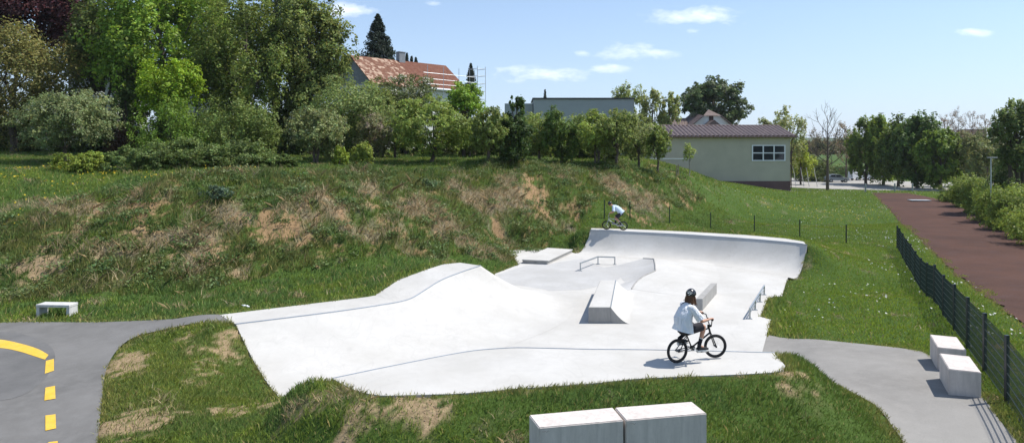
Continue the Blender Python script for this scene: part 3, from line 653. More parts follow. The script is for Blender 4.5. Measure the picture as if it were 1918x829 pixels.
for a, b in zip(fq[:-1], fq[1:]):
    for h in (.3, .62):
        a2 = (a[0], a[1]-.09, H(a[0],a[1])+h); b2 = (b[0], b[1]-.09, H(b[0],b[1])+h); loc0(MB().tube([a2, b2], .055, 6).build('rail', M['wood'], t), t)
# ------------------------------------------------------------------ buildings
M['plaster'] = None
m = Mat('grey_green_plaster', (.4,.4,.35), .9); a = m.noise(.6, 5, .6); b = m.noise(.25, 3)
k = m.ramp(a, [(.35, (.45,.41,.31)), (.65, (.51,.465,.35))]); m.base(m.mix(m.ramp(b, [(.4,(0,)*3),(.7,(.5,)*3)]), k, (.48,.43,.32))); M['plaster'] = m.m
M['plinth'] = simple('red_brown_plinth', (.15,.085,.08), .85, 0, .12, 1.5)
M['beige'] = simple('beige_render', (.50,.43,.36), .9, 0, .1, 1.2)
M['bluegrey'] = simple('blue_grey_panel', (.31,.335,.33), .7, 0, .05, .4)
M['whitewall'] = simple('white_render', (.66,.66,.63), .85, 0, .06, .8)
M['greywall'] = simple('grey_white_render', (.40,.40,.39), .85, 0, .08, .8)
M['white'] = simple('white_paint', (.78,.78,.78), .5, 0, .03, 3)
M['dark'] = simple('dark_trim', (.03,.03,.035), .5)
m = Mat('window_glass', (.02,.025,.03), .06, 0, .6); M['glass'] = m.m
M['brown'] = simple('brown_trim', (.06,.035,.03), .6)
def tilemat(name, cols, rows_per_m=3.0, var=.0):
    m = Mat(name, cols[0], .45 if 'glazed' in name else .9, 0, .5 if 'glazed' in name else .15); a = m.noise(2.0, 5, .7); v = m.n.new('ShaderNodeTexVoronoi'); v.inputs['Scale'].default_value = 3.2; m.l.new(m.tc.outputs['Object'], v.inputs['Vector'])
    k = m.ramp(a, [(.35, cols[0]), (.65, cols[1])]); s_ = m.n.new('ShaderNodeSeparateColor'); m.l.new(v.outputs['Color'], s_.inputs[0])
    k = m.mix(m.ramp(s_.outputs[0], [(.55, (0,)*3), (.9, (var,)*3)]), k, cols[2])
    w = m.n.new('ShaderNodeTexWave'); w.wave_type = 'BANDS'; w.bands_direction = 'Z'; w.inputs['Scale'].default_value = rows_per_m/2/math.pi*6.283/2; w.wave_profile = 'SAW'; m.l.new(m.tc.outputs['Object'], w.inputs['Vector'])
    k = m.mix(m.ramp(w.outputs['Fac'], [(0, (.45,)*3), (.25, (0,)*3)]), k, tuple(c*.45 for c in cols[0])); m.base(k); return m.m
M['tile_br'] = tilemat('brown_glazed_tile', ((.09,.056,.044),(.13,.084,.066),(.20,.14,.115)), 4, .5); 
M['tile_red'] = tilemat('old_red_tile', ((.13,.062,.040),(.20,.098,.064),(.42,.30,.22)), 5, .95)
M['tile_new'] = tilemat('new_red_tile', ((.125,.052,.034),(.17,.075,.05),(.22,.11,.075)), 5, .4)
def corr_roof(name, e0, e1, r1, r0, mat, parent, pitch=.3, amp=.05, th=.12):
    """eave e0-e1, ridge r0-r1 (world points), corrugated tile sheet with an under side"""
    e0, e1, r0, r1 = map(lambda p: np.array(p, float), (e0, e1, r0, r1)); L = np.linalg.norm(e1-e0); n = int(L/pitch)*6; nrm = np.cross(e1-e0, r0-e0); nrm /= np.linalg.norm(nrm)
    if nrm[2] < 0: nrm = -nrm
    up = []; lo = []
    for k in range(n+1):
        s_ = k/n; h = amp*abs(math.sin(math.pi*s_*n/6)); a = e0+(e1-e0)*s_; b = r0+(r1-r0)*s_; up.append([tuple(a+nrm*h), tuple(b+nrm*h)]); lo.append([tuple(a-nrm*th), tuple(b-nrm*th)])
    mb = MB(); mb.grid(up); mb.grid(lo); mb.grid([[u[0], l_[0]] for u, l_ in zip(up, lo)]); mb.grid([[u[1], l_[1]] for u, l_ in zip(up, lo)])
    mb.add([up[0][0], up[0][1], lo[0][1], lo[0][0]], [(0,1,2,3)]); mb.add([up[-1][0], up[-1][1], lo[-1][1], lo[-1][0]], [(0,1,2,3)])
    return loc0(mb.build(name, mat, parent), parent)
def win(parent, x0, x1, z0, z1, y, nx, nz, fw=.12, name='window'):
    f = MB(); g = MB(); g.box(((x0+x1)/2, y-.02, (z0+z1)/2), (x1-x0-.02, .04, z1-z0-.02))
    for k in range(nx+1): xx = x0+(x1-x0)*k/nx; f.box((xx, y-.06, (z0+z1)/2), (fw, .1, z1-z0+fw))
    for k in range(nz+1): zz = z0+(z1-z0)*k/nz; f.box(((x0+x1)/2, y-.065, zz), (x1-x0+fw*.98, .1, fw*.9))
    w_ = loc0(f.build(name, M['white'], parent), parent); g.build('pane', M['glass'], w_)
    return w_
# gym hall
t = tag(empty('hall', (30, 98, -1.6)), 'long pale grey green hall with a brown tiled roof and one white framed window', 'hall')
xl, xr, yw = 20.4, 39.9, 98.0
loc0(MB().prism([(xl,yw),(xr,yw),(xr,yw+12),(xl,yw+12)], -.1, 6.22).build('wall', M['plaster'], t), t)
loc0(MB().prism([(xl-.04,yw-.06),(xr+.04,yw-.06),(xr+.04,yw+12.06),(xl-.04,yw+12.06)], -3.2, -.102).build('plinth', M['plinth'], t), t)
corr_roof('roof', (xl-.6,yw-.6,6.28), (xr+.75,yw-.6,6.28), (xr+.75,yw+6,7.97), (xl-.6,yw+6,7.97), M['tile_br'], t, .6, .19)
corr_roof('roof', (xl-.6,yw+12.6,6.28), (xr+.75,yw+12.6,6.28), (xr+.75,yw+6.01,7.97), (xl-.6,yw+6.01,7.97), M['tile_br'], t, .6, .19)
loc0(MB().tube([(xl-.6,yw+6,8.05),(xr+.78,yw+6,8.05)], .11, 8).build('ridge_tiles', M['tile_br'], t, True), t)
for xx in (xl, xr): loc0(MB().add([(xx,yw,6.22),(xx,yw+12,6.22),(xx,yw+6,7.75)], [(0,1,2)]).build('gable', M['plaster'], t), t)
loc0(MB().tube([(xl-.6,yw-.68,6.2),(xr+.7,yw-.68,6.2)], .08, 8).build('gutter', M['brown'], t, True), t)
loc0(MB().tube([(xr+.3,yw-.55,6.15),(xr+.12,yw-.12,5.7),(xr+.12,yw-.12,-1.2)], .05, 8).build('downpipe', M['brown'], t, True), t)
loc0(MB().box(((xl+xr)/2, yw-.32, 6.12), (xr-xl+.9, .55, .04)).build('soffit', M['beige'], t), t)
win(t, 34.45, 39.1, 2.85, 5.0, yw, 3, 2, .16)
# garden wall and shed left of the hall
t = tag(empty('garden_wall', (19.5, 95, 2)), 'low beige garden wall with a white cap at the left end of the hall', 'wall')
loc0(MB().prism([(17.2,95),(24.5,95),(24.5,95.3),(17.2,95.3)], 0, 3.1).build('panel', M['beige'], t), t); loc0(MB().box((20.8, 95.15, 3.15), (7.5,.42,.1)).build('cap', M['white'], t), t)
t = tag(empty('shed', (15, 97, 2)), 'small blue grey shed half hidden behind the orchard trunks', 'shed')
loc0(MB().prism([(12.0,96),(16.6,96),(16.6,99),(12.0,99)], 1, 3.35).build('wall', M['bluegrey'], t), t); loc0(MB().box((14.3,97.5,3.42), (4.9,3.3,.12)).build('roof', M['dark'], t), t)
# flat grey building
t = tag(empty('flat_building', (11.5, 110, 4)), 'plain blue grey flat roofed building rising behind the orchard', 'building')
loc0(MB().prism([(3.5,110),(19.6,110),(19.6,120),(3.5,120)], 2, 12.5).build('wall', M['bluegrey'], t), t); loc0(MB().box((11.55,115,12.58), (16.5,10.4,.2)).build('roof_edge', M['dark'], t), t)
loc0(MB().prism([(-1.2,112),(3.4,112),(3.4,118),(-1.2,118)], 2, 11.9).build('wing', M['bluegrey'], t), t)
# house behind the hall
t = tag(empty('gabled_house', (34, 118, 3)), 'house with a half hipped brown tile gable rising behind the hall', 'house')
def Q(px, py, Y): return PY(px, py, Y)
Yg = 118.0
gx0, gx1, gxa = Q(1293,236,Yg)[0], Q(1372,236,Yg)[0], Q(1332,206,Yg)[0]; zb = Q(1332,236,Yg)[2]; za = Q(1332,204,Yg)[2]; zh = Q(1332,217,Yg)[2]
hl, hr = Q(1318,217,Yg)[0], Q(1348,217,Yg)[0]
loc0(MB().add([(gx0,Yg,zb),(gx1,Yg,zb),(hr,Yg,zh),(hl,Yg,zh),(gx0,Yg,-2),(gx1,Yg,-2)], [(0,1,2,3),(4,5,1,0)]).build('wall', M['whitewall'], t), t)
ye = Yg-.5; loc0(MB().add([(hl-.2,ye,zh),(hr+.2,ye,zh),(gxa,Yg+1.6,za)], [(0,1,2)]).build('hip', M['tile_br'], t), t)
corr_roof('roof', (gx0-.4,Yg+12,zb-.3), (gx0-.4,ye,zb-.3), (hl-.2,ye,zh), (gxa-.01,Yg+12,za), M['tile_br'], t)
corr_roof('roof', (gx1+.4,ye,zb-.3), (gx1+.4,Yg+12,zb-.3), (gxa+.01,Yg+12,za), (hr+.2,ye,zh), M['tile_br'], t)
loc0(MB().box((gxa, Yg-.06, Q(1332,224,Yg)[2]), (.75,.1,1.3)).build('attic_window', M['brown'], t), t)
a = Q(1326,234,Yg-3); b = Q(1350,234,Yg-3); c = Q(1338,224.5,Yg-3)
loc0(MB().add([a, b, c, (a[0],Yg,a[2]), (b[0],Yg,b[2]), (c[0],Yg,c[2])], [(0,3,5,2),(1,2,5,4),(0,2,1)]).build('porch_roof', M['tile_br'], t), t)
wx0 = Q(1243,236,Yg+3)[0]; wz = Q(1243,236,Yg)[2]; wr = Q(1250,221.5,Yg+6)[2]
corr_roof('wing_roof', (wx0,Yg+2,wz), (gx0,Yg+2,wz), (gx0+1,Yg+6,wr), (Q(1251,222,Yg+6)[0],Yg+6,wr), M['tile_br'], t)
loc0(MB().prism([(wx0+.4,Yg+2.5),(gx0,Yg+2.5),(gx0,Yg+8),(wx0+.4,Yg+8)], -2, wz).build('wing_wall', M['whitewall'], t), t)
# old tiled house with scaffold
t = tag(empty('tiled_house', (-13, 85, 4)), 'house with a long worn red tile roof behind the trees, scaffolding at its right end', 'house')
r0 = np.array(PY(655,102,80)); r1 = np.array(PY(835,124,90.5)); dr = r1-r0; dr[2] = 0
r1[2] = r0[2] = (r0[2]+r1[2])/2
ax = dr/np.linalg.norm(dr); nx_ = np.array([ax[1], -ax[0], 0]); w2 = 4.6; ed = 3.6
e0 = r0+nx_*w2-np.array([0,0,ed]); e1 = r1+nx_*w2-np.array([0,0,ed]); k0 = r0-nx_*w2-np.array([0,0,ed]); k1 = r1-nx_*w2-np.array([0,0,ed])
mid = .46
def roofpart(nm, a, b, c, d, mat): 
    n3 = np.array([0,0,-.16]); mb = MB(); v = [a,b,c,d,a+n3,b+n3,c+n3,d+n3]; mb.add([tuple(x) for x in v], [(0,1,2,3),(7,6,5,4),(0,4,5,1),(1,5,6,2),(2,6,7,3),(3,7,4,0)]); return loc0(mb.build(nm, mat, t), t)
em = e0+(e1-e0)*mid; rm = r0+(r1-r0)*mid
roofpart('old_roof', e0, em, rm, r0, M['tile_red']); roofpart('new_roof', em, e1, r1, rm, M['tile_new']); roofpart('rear_roof', k0, k1, r1, r0, M['tile_new'])
ins = .35; wv = [e0-nx_*ins+ax*ins, e1-nx_*ins-ax*ins, k1+nx_*ins-ax*ins, k0+nx_*ins+ax*ins]
loc0(MB().prism([tuple(q[:2]) for q in wv], 3.5, e0[2]+.1).build('wall', M['whitewall'], t), t)
M['slate'] = simple('grey_slate', (.23,.25,.27), .7, 0, .15, 3)
for rr_, q0, q1, sgn in ((r0, wv[0], wv[3], 1), (r1, wv[1], wv[2], -1)):
    rr2 = rr_+ax*ins*sgn; loc0(MB().add([(q0[0],q0[1],e0[2]+.1),(q1[0],q1[1],e0[2]+.1),(rr2[0],rr2[1],r0[2]-.2)], [(0,1,2)]).build('gable', M['slate'], t), t)
cc = r0+(r1-r0)*.50; loc0(MB().box((cc[0], cc[1], cc[2]+.25), (.9,.7,1.5), math.atan2(ax[1],ax[0])).box((cc[0], cc[1], cc[2]+1.03), (1.0,.8,.1), math.atan2(ax[1],ax[0])).build('chimney', M['slate'], t), t)
gt = MB(); gt.tube([tuple(em+nx_*.1+np.array([0,0,-.12])), tuple(e1+nx_*.1+np.array([0,0,-.12]))], .16, 8); loc0(gt.build('gutter', M['white'], t, True), t)
ts = tag(empty('scaffold', tuple(e1)), 'thin metal scaffold with guard rails round the right end of the tiled house', 'scaffold')
sc_ = MB()
for s_ in (.5, .67, .84, 1.02):
    q = e0+(e1-e0)*s_+nx_*.7; loc0(MB().tube([(q[0],q[1],H(q[0],q[1])), (q[0],q[1],e0[2]+2.6)], .035, 6).build('standard', M['steel'], ts), ts)
for h in (.4, 1.0, 1.7): 
    a = em+nx_*.7+np.array([0,0,h]); b = e1+nx_*.7+ax*.3+np.array([0,0,h]); loc0(MB().tube([tuple(a), tuple(b)], .03, 6).build('guard_rail', M['steel'], ts), ts)
for i, (u_, v_) in enumerate(((.9,.6),(2.3,.6),(.9,-.9),(2.3,-.9))):
    q = e1+ax*u_+nx_*v_; loc0(MB().tube([(q[0],q[1],H(q[0],q[1])), (q[0],q[1],e0[2]+3.2)], .035, 6).build('standard', M['steel'], ts), ts)
for h in (-1, 0, 1, 2, 2.9):
    q = [e1+ax*u_+nx_*v_+np.array([0,0,h]) for u_, v_ in ((.9,.6),(2.3,.6),(2.3,-.9),(.9,-.9),(.9,.6))]; loc0(MB().tube([tuple(x) for x in q], .03, 6).build('ledger', M['steel'], ts), ts)
# houses glimpsed through the big trees
for (pa, pb, top, Y_, rf, lab) in ((128,215,120,78,'tile_new','white house glimpsed through the big trees at the far left'), (345,430,112,80,'slate','white house with a dark roof glimpsed between the tall trees')):
    x0, x1 = Q(pa,0,Y_)[0], Q(pb,0,Y_)[0]; zt_ = Q(0,top,Y_)[2]; t = tag(empty('village_house', ((x0+x1)/2, Y_, 4)), lab, 'house')
    loc0(MB().prism([(x0,Y_),(x1,Y_),(x1,Y_+7),(x0,Y_+7)], 3, zt_).build('wall', M['greywall'], t), t)
    loc0(MB().add([(x0-.5,Y_-.5,zt_-.1),(x1+.5,Y_-.5,zt_-.1),(x1+.5,Y_+3.5,zt_+3),(x0-.5,Y_+3.5,zt_+3),(x0-.5,Y_+7.5,zt_-.1),(x1+.5,Y_+7.5,zt_-.1)], [(0,1,2,3),(3,2,5,4)]).build('roof', M[rf], t), t)
    for xx in (x0, x1): loc0(MB().add([(xx,Y_,zt_),(xx,Y_+7,zt_),(xx,Y_+3.5,zt_+2.7)], [(0,1,2)]).build('gable', M['whitewall'], t), t)
    for k in range(3):
        xx = x0+(x1-x0)*(.2+.3*k); win(t, xx-.5, xx+.5, zt_-2.2, zt_-.9, Y_, 1, 1, .08)
# distant apartment blocks and hills
M['orange'] = simple('orange_render', (.38,.21,.14), .9, 0, .08, .2)
for px0, px1, top, lab in ((1757,1787,244,'distant orange apartment block showing above the trees, the left one'), (1822,1846,243,'distant orange apartment block showing above the trees, the right one')):
    Yd = 380.0; x0, x1 = Q(px0,0,Yd)[0], Q(px1,0,Yd)[0]; zt_ = Q(0,top,Yd)[2]; t = tag(empty('apartment_block', ((x0+x1)/2, Yd, -2)), lab, 'apartment block', 'distant apartment blocks')
    loc0(MB().prism([(x0,Yd),(x1,Yd),(x1,Yd+14),(x0,Yd+14)], -3, zt_).build('wall', M['orange'], t), t); loc0(MB().box(((x0+x1)/2, Yd+7, zt_+.15), (x1-x0+.6, 14.6, .3)).build('roof', M['dark'], t), t)
    for r_ in range(4): loc0(MB().box(((x0+x1)/2, Yd-.06, zt_-2-r_*2.9), (x1-x0-1.6, .1, 1.2)).build('window_band', M['glass'], t), t)
m = Mat('far_forest', (.05,.08,.04), 1, 0, 0); a = m.noise(.02, 6, .7); m.base(m.ramp(a, [(.35, (.045,.075,.035)), (.65, (.095,.125,.06))])); M['far'] = m.m
hx = np.linspace(-2600, 3200, 260); hy = np.linspace(1300, 2900, 40); HX, HY = np.meshgrid(hx, hy)
hz_ = (16+34*fbm(HX/900, HY/1300, s=77)+5*fbm(HX/70, HY/90, s=78))*sstep(1300, 2100, HY)*1.15-3
i = np.arange(HX.size).reshape(HX.shape); f = np.stack([i[:-1,:-1], i[:-1,1:], i[1:,1:], i[1:,:-1]], -1).reshape(-1,4)
tag(link('hills', npmesh('hills', np.stack([HX.ravel(), HY.ravel(), hz_.ravel()], 1), f, 4), M['far'], smooth=True), kind='structure')
# ------------------------------------------------------------------ road, car park, street things on the right
rd = [P(1482,352,-1.75),P(1640,357,-1.78),P(1780,360,-1.8),P(2300,372,-1.8),P(2300,345,-1.85),P(1700,341,-1.85),P(1600,334,-1.85),P(1482,333,-1.85),P(1350,333,-1.85),P(1350,350,-1.8)]
n_ = 40; A_ = resample([rd[9],rd[0],rd[1],rd[2],rd[3]], n_); B_ = resample([rd[8],rd[7],rd[6],rd[5],rd[4]], n_)
ribbon('road', [tuple(p) for p in A_], [tuple(p) for p in B_], 60, 8, M['road'], .05)
def car(px, Yc, rz, paint, label, body='hatch'):
    x0 = (px-CX)/F0*Yc; t = tag(empty('parked_car', (x0, Yc, H(x0, Yc)+.05), rz), label, 'car', 'cars parked on the road')
    if body == 'hatch': prof = [(-2.0,.35),(-2.05,.75),(-1.9,.98),(-1.35,1.42),(-.5,1.5),(.25,1.46),(1.0,1.0),(1.75,.88),(2.02,.65),(2.02,.35)]
    else: prof = [(-2.2,.35),(-2.25,1.9),(-2.1,2.0),(.9,2.0),(1.5,1.3),(2.2,1.1),(2.35,.7),(2.35,.35)]
    mb = MB(); W = .84
    def wy(z): return W if z < 1.0 else W-(z-1.0)*.32
    L_ = [(p[0], -wy(p[1]), p[1]) for p in prof]; R_ = [(p[0], wy(p[1]), p[1]) for p in prof]; n = len(prof)
    mb.add(L_+R_, [tuple(range(n)), tuple(range(2*n-1, n-1, -1))]+[(i, (i+1) % n, n+(i+1) % n, n+i) for i in range(n)])
    b = mb.build('body', paint, t)
    g = MB()
    if body == 'hatch':
        for s_ in (-1, 1):
            yy = [s_*(wy(z)+.006) for z in (1.02, 1.38)]
            g.add([(-1.45,yy[0],1.02),(-.45,yy[0],1.02),(-.45,yy[1],1.38),(-1.15,yy[1],1.38)], [(0,1,2,3)]); g.add([(-.35,yy[0],1.02),(.85,yy[0],1.02),(.3,yy[1],1.38),(-.35,yy[1],1.38)], [(0,1,2,3)])
    else:
        for s_ in (-1, 1):
            yy = [s_*(wy(z)+.006) for z in (1.2, 1.8)]; g.add([(.2,yy[0],1.2),(1.45,yy[0],1.2),(1.05,yy[1],1.8),(.2,yy[1],1.8)], [(0,1,2,3)])
    g.build('side_windows', M['glass'], t)
    for sx in (-1.25, 1.3):
        for sy in (-1, 1):
            w_ = MB().tube([(sx, sy*.70, .32), (sx, sy*.87, .32)], .32, 16).build('wheel', M['dark'], t); MB().tube([(sx, sy*.872, .32), (sx, sy*.885, .32)], .19, 12).build('rim', M['steel'], w_)
    for sy in (-1, 1): MB().box((1.98 if body == 'hatch' else 2.33, sy*.6, .72), (.1,.3,.14)).build('headlight', M['white'], t)
    return t
m = Mat('silver_paint', (.33,.37,.42), .35, .4, .5); M['silver'] = m.m
car(1567, 127, R(-6), M['silver'], 'silver blue hatchback parked on the road beside the bare tree')
car(1612, 134, R(8), M['white'], 'white van parked under the trees further along the road', 'van')
car(1634, 137, R(4), M['white'], 'white hatchback parked under the trees, to the right of the white van')
def at(px, Y): x = (px-CX)/F0*Y; return (x, Y, H(x, Y))
for i, px in enumerate((1488, 1503, 1513, 1528)):
    a = at(px+3, 112); s_ = (-1)**i
    t = tag(MB().tube([(0,0,-.1),(-.22,0,1.4),(-.34+.05*s_,0,2.1),(-.55,0,3.2)], [.06,.055,.05,.035], 8).build('leaning_post', M['cast_light']), ['pale leaning post right beside the corner of the hall','second pale leaning post counted from the corner of the hall','third pale leaning post counted from the corner of the hall','pale leaning post nearest the bare tree'][i], 'post', 'pale leaning posts by the hall')
    t.location = a
M['greypost'] = simple('grey_post', (.30,.31,.30), .6)
for px, py, Y_, lab in ((1621,357,98,'thin grey bollard at the left edge of the running track end'), (1676,358,100,'grey bollard at the top of the running track'), (1709,358,100,'grey bollard on the grass right of the running track end')):
    a = at(px, Y_); t = tag(MB().tube([(0,0,-.1),(0,0,1.15),(0,0,1.18)], [.11,.11,.07], 12).build('bollard', M['greypost']), lab, 'bollard', 'bollards at the road end'); t.location = a
a = at(1722, 81); t = tag(MB().box((0,0,.12), (2.2,1.2,.08), bev=.02).build('crash_mat', simple('pale_tarp', (.36,.38,.40), .6, 0, .1, 2)), 'flat pale grey mat lying at the far end of the running track', 'mat'); t.location = (a[0], a[1], a[2]-.02); t.rotation_euler.z = -.1
# lamp
a = at(1856, 58); t = tag(empty('street_lamp', a), 'grey street lamp with a flat head standing behind the right hedge', 'street lamp')
MB().tube([(0,0,-.2),(0,0,3),(0,0,5.45)], [.07,.06,.045], 10).build('pole', M['steel'], t, True); MB().box((.12,0,5.5), (.75,.28,.09), bev=.02).build('lamp_head', M['greypost'], t)
for px, Y_, top, lab in ((1651,150,212,'tall thin mast rising above the maple crowns, the left one'), (1691,150,213,'tall thin mast rising above the maple crowns, the right one')):
    a = at(px, Y_); zt_ = 4.8+(HZ-top)*Y_/F0; t = tag(empty('mast', a), lab, 'mast', 'masts behind the maples'); MB().tube([(0,0,0),(0,0,zt_-a[2])], [.12,.06], 8).build('pole', M['greypost'], t); MB().box((0,0,zt_-a[2]), (.9,.3,.15)).build('head', M['greypost'], t)
# ------------------------------------------------------------------ vegetation
VEG = np.array([2.25, 1.98, 1.75])
def leaf_quads(pos, nrm, size, rg, col, aspect=.62):
    """diamond shaped leaves, each with its own colour"""
    n = len(pos); nrm = nrm/np.maximum(np.linalg.norm(nrm, axis=1, keepdims=True), 1e-6)
    a = rg.normal(size=(n, 3)); a -= nrm*(a*nrm).sum(1, keepdims=True); a /= np.maximum(np.linalg.norm(a, axis=1, keepdims=True), 1e-6); b = np.cross(nrm, a)
    s = (size*rg.uniform(.6, 1.35, n))[:, None]; bend = nrm*s*.18
    v = np.stack([pos-a*s*.5-bend, pos+b*s*aspect*.5, pos+a*s*.5-bend, pos-b*s*aspect*.5], 1).reshape(-1, 3)
    return v, np.arange(4*n).reshape(n, 4), np.repeat(col, 4, 0)
def jitter(col, n, rg, lv, k=.22, hue=.10):
    c = np.array(col)[None]*VEG*(1+rg.normal(0, k, (n, 1))*.6+lv[:, None])
    c = c*(1+rg.normal(0, hue, (n, 3))*np.array([1, .35, 1])); return np.clip(c, .004, .9)
def crown(rg, rx, ry, rz, col, leaf=.2, n=9000, nl=22, lobe=.42, up=.35, flat=1.0, shape='round', gap=.0, blossom=None, cl=.17, inner=.25):
    cl *= .72; L = []
    while len(L) < nl:
        p = rg.uniform(-1, 1, 3)
        r = np.linalg.norm(p)
        if r > 1: continue
        if shape == 'cone' and np.hypot(p[0], p[1]) > .95*(1-(p[2]+1)/2)**.8+.08: continue
        if shape == 'oval' and p[2] < -.6: continue
        if shape == 'bush' and p[2] < -.8: p[2] *= .8
        p = p/max(r, .05)*r**.55*(1-lobe*.8)
        L.append(p)
    L = np.array(L); lr = lobe*rg.uniform(.45, 1.35, nl)
    if shape == 'cone': lr *= np.clip(1.15-(L[:, 2]+1)*.4, .45, 1.1)
    w = lr**2; w /= w.sum(); li = rg.choice(nl, n, p=w)
    K = 20; cd = rg.normal(size=(nl, K, 3)); cd[..., 2] = cd[..., 2]+.25; cd /= np.linalg.norm(cd, axis=2, keepdims=True)
    cr = rg.uniform(.62, 1.2, (nl, K)); ki = rg.integers(0, K, n); d = cd[li, ki]
    rad = cr[li, ki]*np.where(rg.random(n) < inner, rg.uniform(.3, .9, n), 1)
    pos = L[li]+d*(lr[li]*rad)[:, None]+rg.normal(0, cl, (n, 3))*lr[li][:, None]
    S = np.array([rx, ry, rz]); nrm = d*.6+L[li]*.4+rg.normal(0, .55, (n, 3)); nrm[:, 2] += up
    lv = rg.normal(0, .17, (nl, K))[li, ki]+rg.normal(0, .09, nl)[li]
    c = jitter(col, n, rg, lv)
    if blossom is not None:
        k = (rg.random((nl, K)) < blossom[1])[li, ki] & (rg.random(n) < .7); c[k] = np.array(blossom[0])*rg.uniform(.7, 1.1, (k.sum(), 1))
    pos = pos*S; return pos, nrm, c, L*S, lr*min(rx, rz)
M['bark'] = simple('bark', (.10,.08,.062), .95, 0, .35, 9, .5); M['bark_pale'] = simple('pale_bark', (.30,.28,.25), .9, 0, .3, 9, .4)
def limb(mb, a, b, r0, r1, rg, n=5, wob=.06):
    a, b = np.array(a), np.array(b); L = np.linalg.norm(b-a); pts = [a+(b-a)*t+rg.normal(0, wob*L*.3, 3)*(0 < t < 1) for t in np.linspace(0, 1, n)]
    mb.tube([tuple(p) for p in pts], [r0+(r1-r0)*t for t in np.linspace(0, 1, n)], 7); return pts
NAMES = {}
def tree(px, Yt, top, bot, hw, col, label, name='tree', group=None, leaf=.22, n=9000, nl=22, lobe=.42, shape='round', trunk=True, tr=.18, seed=0, depth=1.0, base=None, blossom=None, inner=.25, cat=None, lean=0, cl=.17, up=.35, bark='bark', multi=1):
    """crown spans picture rows top..bot and px-hw..px+hw at distance Yt; trunk stands on the ground there"""
    rg = np.random.default_rng(seed+int(px)*7+int(Yt)); x = (px-CX)/F0*Yt; g = H(x, Yt) if base is None else base
    zt = HC+(HZ-top)*Yt/F0; zb = max(HC+(HZ-bot)*Yt/F0, g-.1)
    if not trunk: zb = g-.45*(zt-g)
    rz = (zt-zb)/2; rx = hw*Yt/F0; zc = (zt+zb)/2-g
    t = tag(empty(name, (x, Yt, g)), label, cat or ('tree' if trunk else 'bush'), group)
    pos, nrm, c, L, lr = crown(rg, rx, rx*depth, rz, col, leaf, n, nl, lobe, up, 1, shape, blossom=blossom, inner=inner, cl=cl)
    pos[:, 2] += zc; k = pos[:, 2] > .02; pos, nrm, c = pos[k], nrm[k], c[k]
    v, f, cc = leaf_quads(pos, nrm, leaf*1.12, rg, c); link('crown' if trunk else 'foliage', npmesh('crown', v, f, 4, {'col': cc}), M['leaf'], t)
    mb = MB()
    if trunk:
        h1 = max(zc-rz*.45, .7); top_ = (lean*rx*.3, 0, h1)
        for q in range(multi):
            ox = (q-(multi-1)/2)*tr*3.2
            limb(mb, (ox*.6, 0, -.25), (top_[0]+ox, top_[1], top_[2]), tr*1.15, tr*.72, rg, 6, .05)
        for i in rg.permutation(len(L))[:min(len(L), 9)]:
            s = rg.uniform(.55, 1); a = np.array([top_[0]*s, 0, h1*s]); limb(mb, a, (L[i][0]*.85, L[i][1]*.85, max(L[i][2]+zc, h1*.8)), tr*.5, tr*.08, rg, 5, .12)
        limb(mb, top_, (top_[0]*1.1, 0, zc+rz*.6), tr*.7, tr*.1, rg, 5, .06)
    else:
        for i in rg.permutation(len(L))[:6]: limb(mb, (rg.normal(0, .12), rg.normal(0, .12), -.1), (L[i][0]*.8, L[i][1]*.8, max(L[i][2]+zc, .3)), .04, .01, rg, 4, .1)
    mb.build('trunk' if trunk else 'stem', M[bark], t, True); return t
def conifer(px, Yt, top, bot, hw, col, label, seed=0, n=11000, group=None, base=None, leaf=.22, droop=.35):
    rg = np.random.default_rng(seed+int(px)); x = (px-CX)/F0*Yt; g = H(x, Yt) if base is None else base; zt = HC+(HZ-top)*Yt/F0-g; zb = max(HC+(HZ-bot)*Yt/F0-g, .3); rx = hw*Yt/F0
    t = tag(empty('spruce_tree', (x, Yt, g)), label, 'spruce', group); nb = 190; u = np.sort(rg.random(nb)**.8); mb = MB(); P_ = []; N_ = []
    mb.tube([(0,0,-.3),(0,0,zt*.5),(0,0,zt)], [rx*.07, rx*.05, .01], 8)
    for s in u:
        z = zb+(zt-zb)*s; R_ = rx*(1-s)**.85*rg.uniform(.72, 1.1)+.12; th = rg.uniform(0, 6.283); m = max(6, int(n/nb*(1.5-s)))
        q = rg.random(m)**.7; d = np.array([math.cos(th), math.sin(th)]); w_ = rg.normal(0, .13, m)*R_*(.4+q)*.9
        zz = z-droop*R_*q+.28*R_*q**3+rg.normal(0, .05*R_+.04, m)-np.abs(rg.normal(0, .05*R_, m))
        P_.append(np.stack([d[0]*q*R_-d[1]*w_, d[1]*q*R_+d[0]*w_, zz], 1)); N_.append(rg.normal(0, .6, (m, 3))+np.array([d[0]*.3, d[1]*.3, .7]))
        if s < .9 and rg.random() < .4: mb.tube([(0,0,z), (d[0]*R_*.8, d[1]*R_*.8, z-droop*R_*.7)], [.04, .01], 4)
    pos = np.vstack(P_); nrm = np.vstack(N_); c = jitter(col, len(pos), rg, rg.normal(0, .1, len(pos)), .2)
    v, f, cc = leaf_quads(pos, nrm, leaf, rg, c, .4); link('crown', npmesh('crown', v, f, 4, {'col': cc}), M['needle'], t); mb.build('trunk', M['bark'], t, True); return t
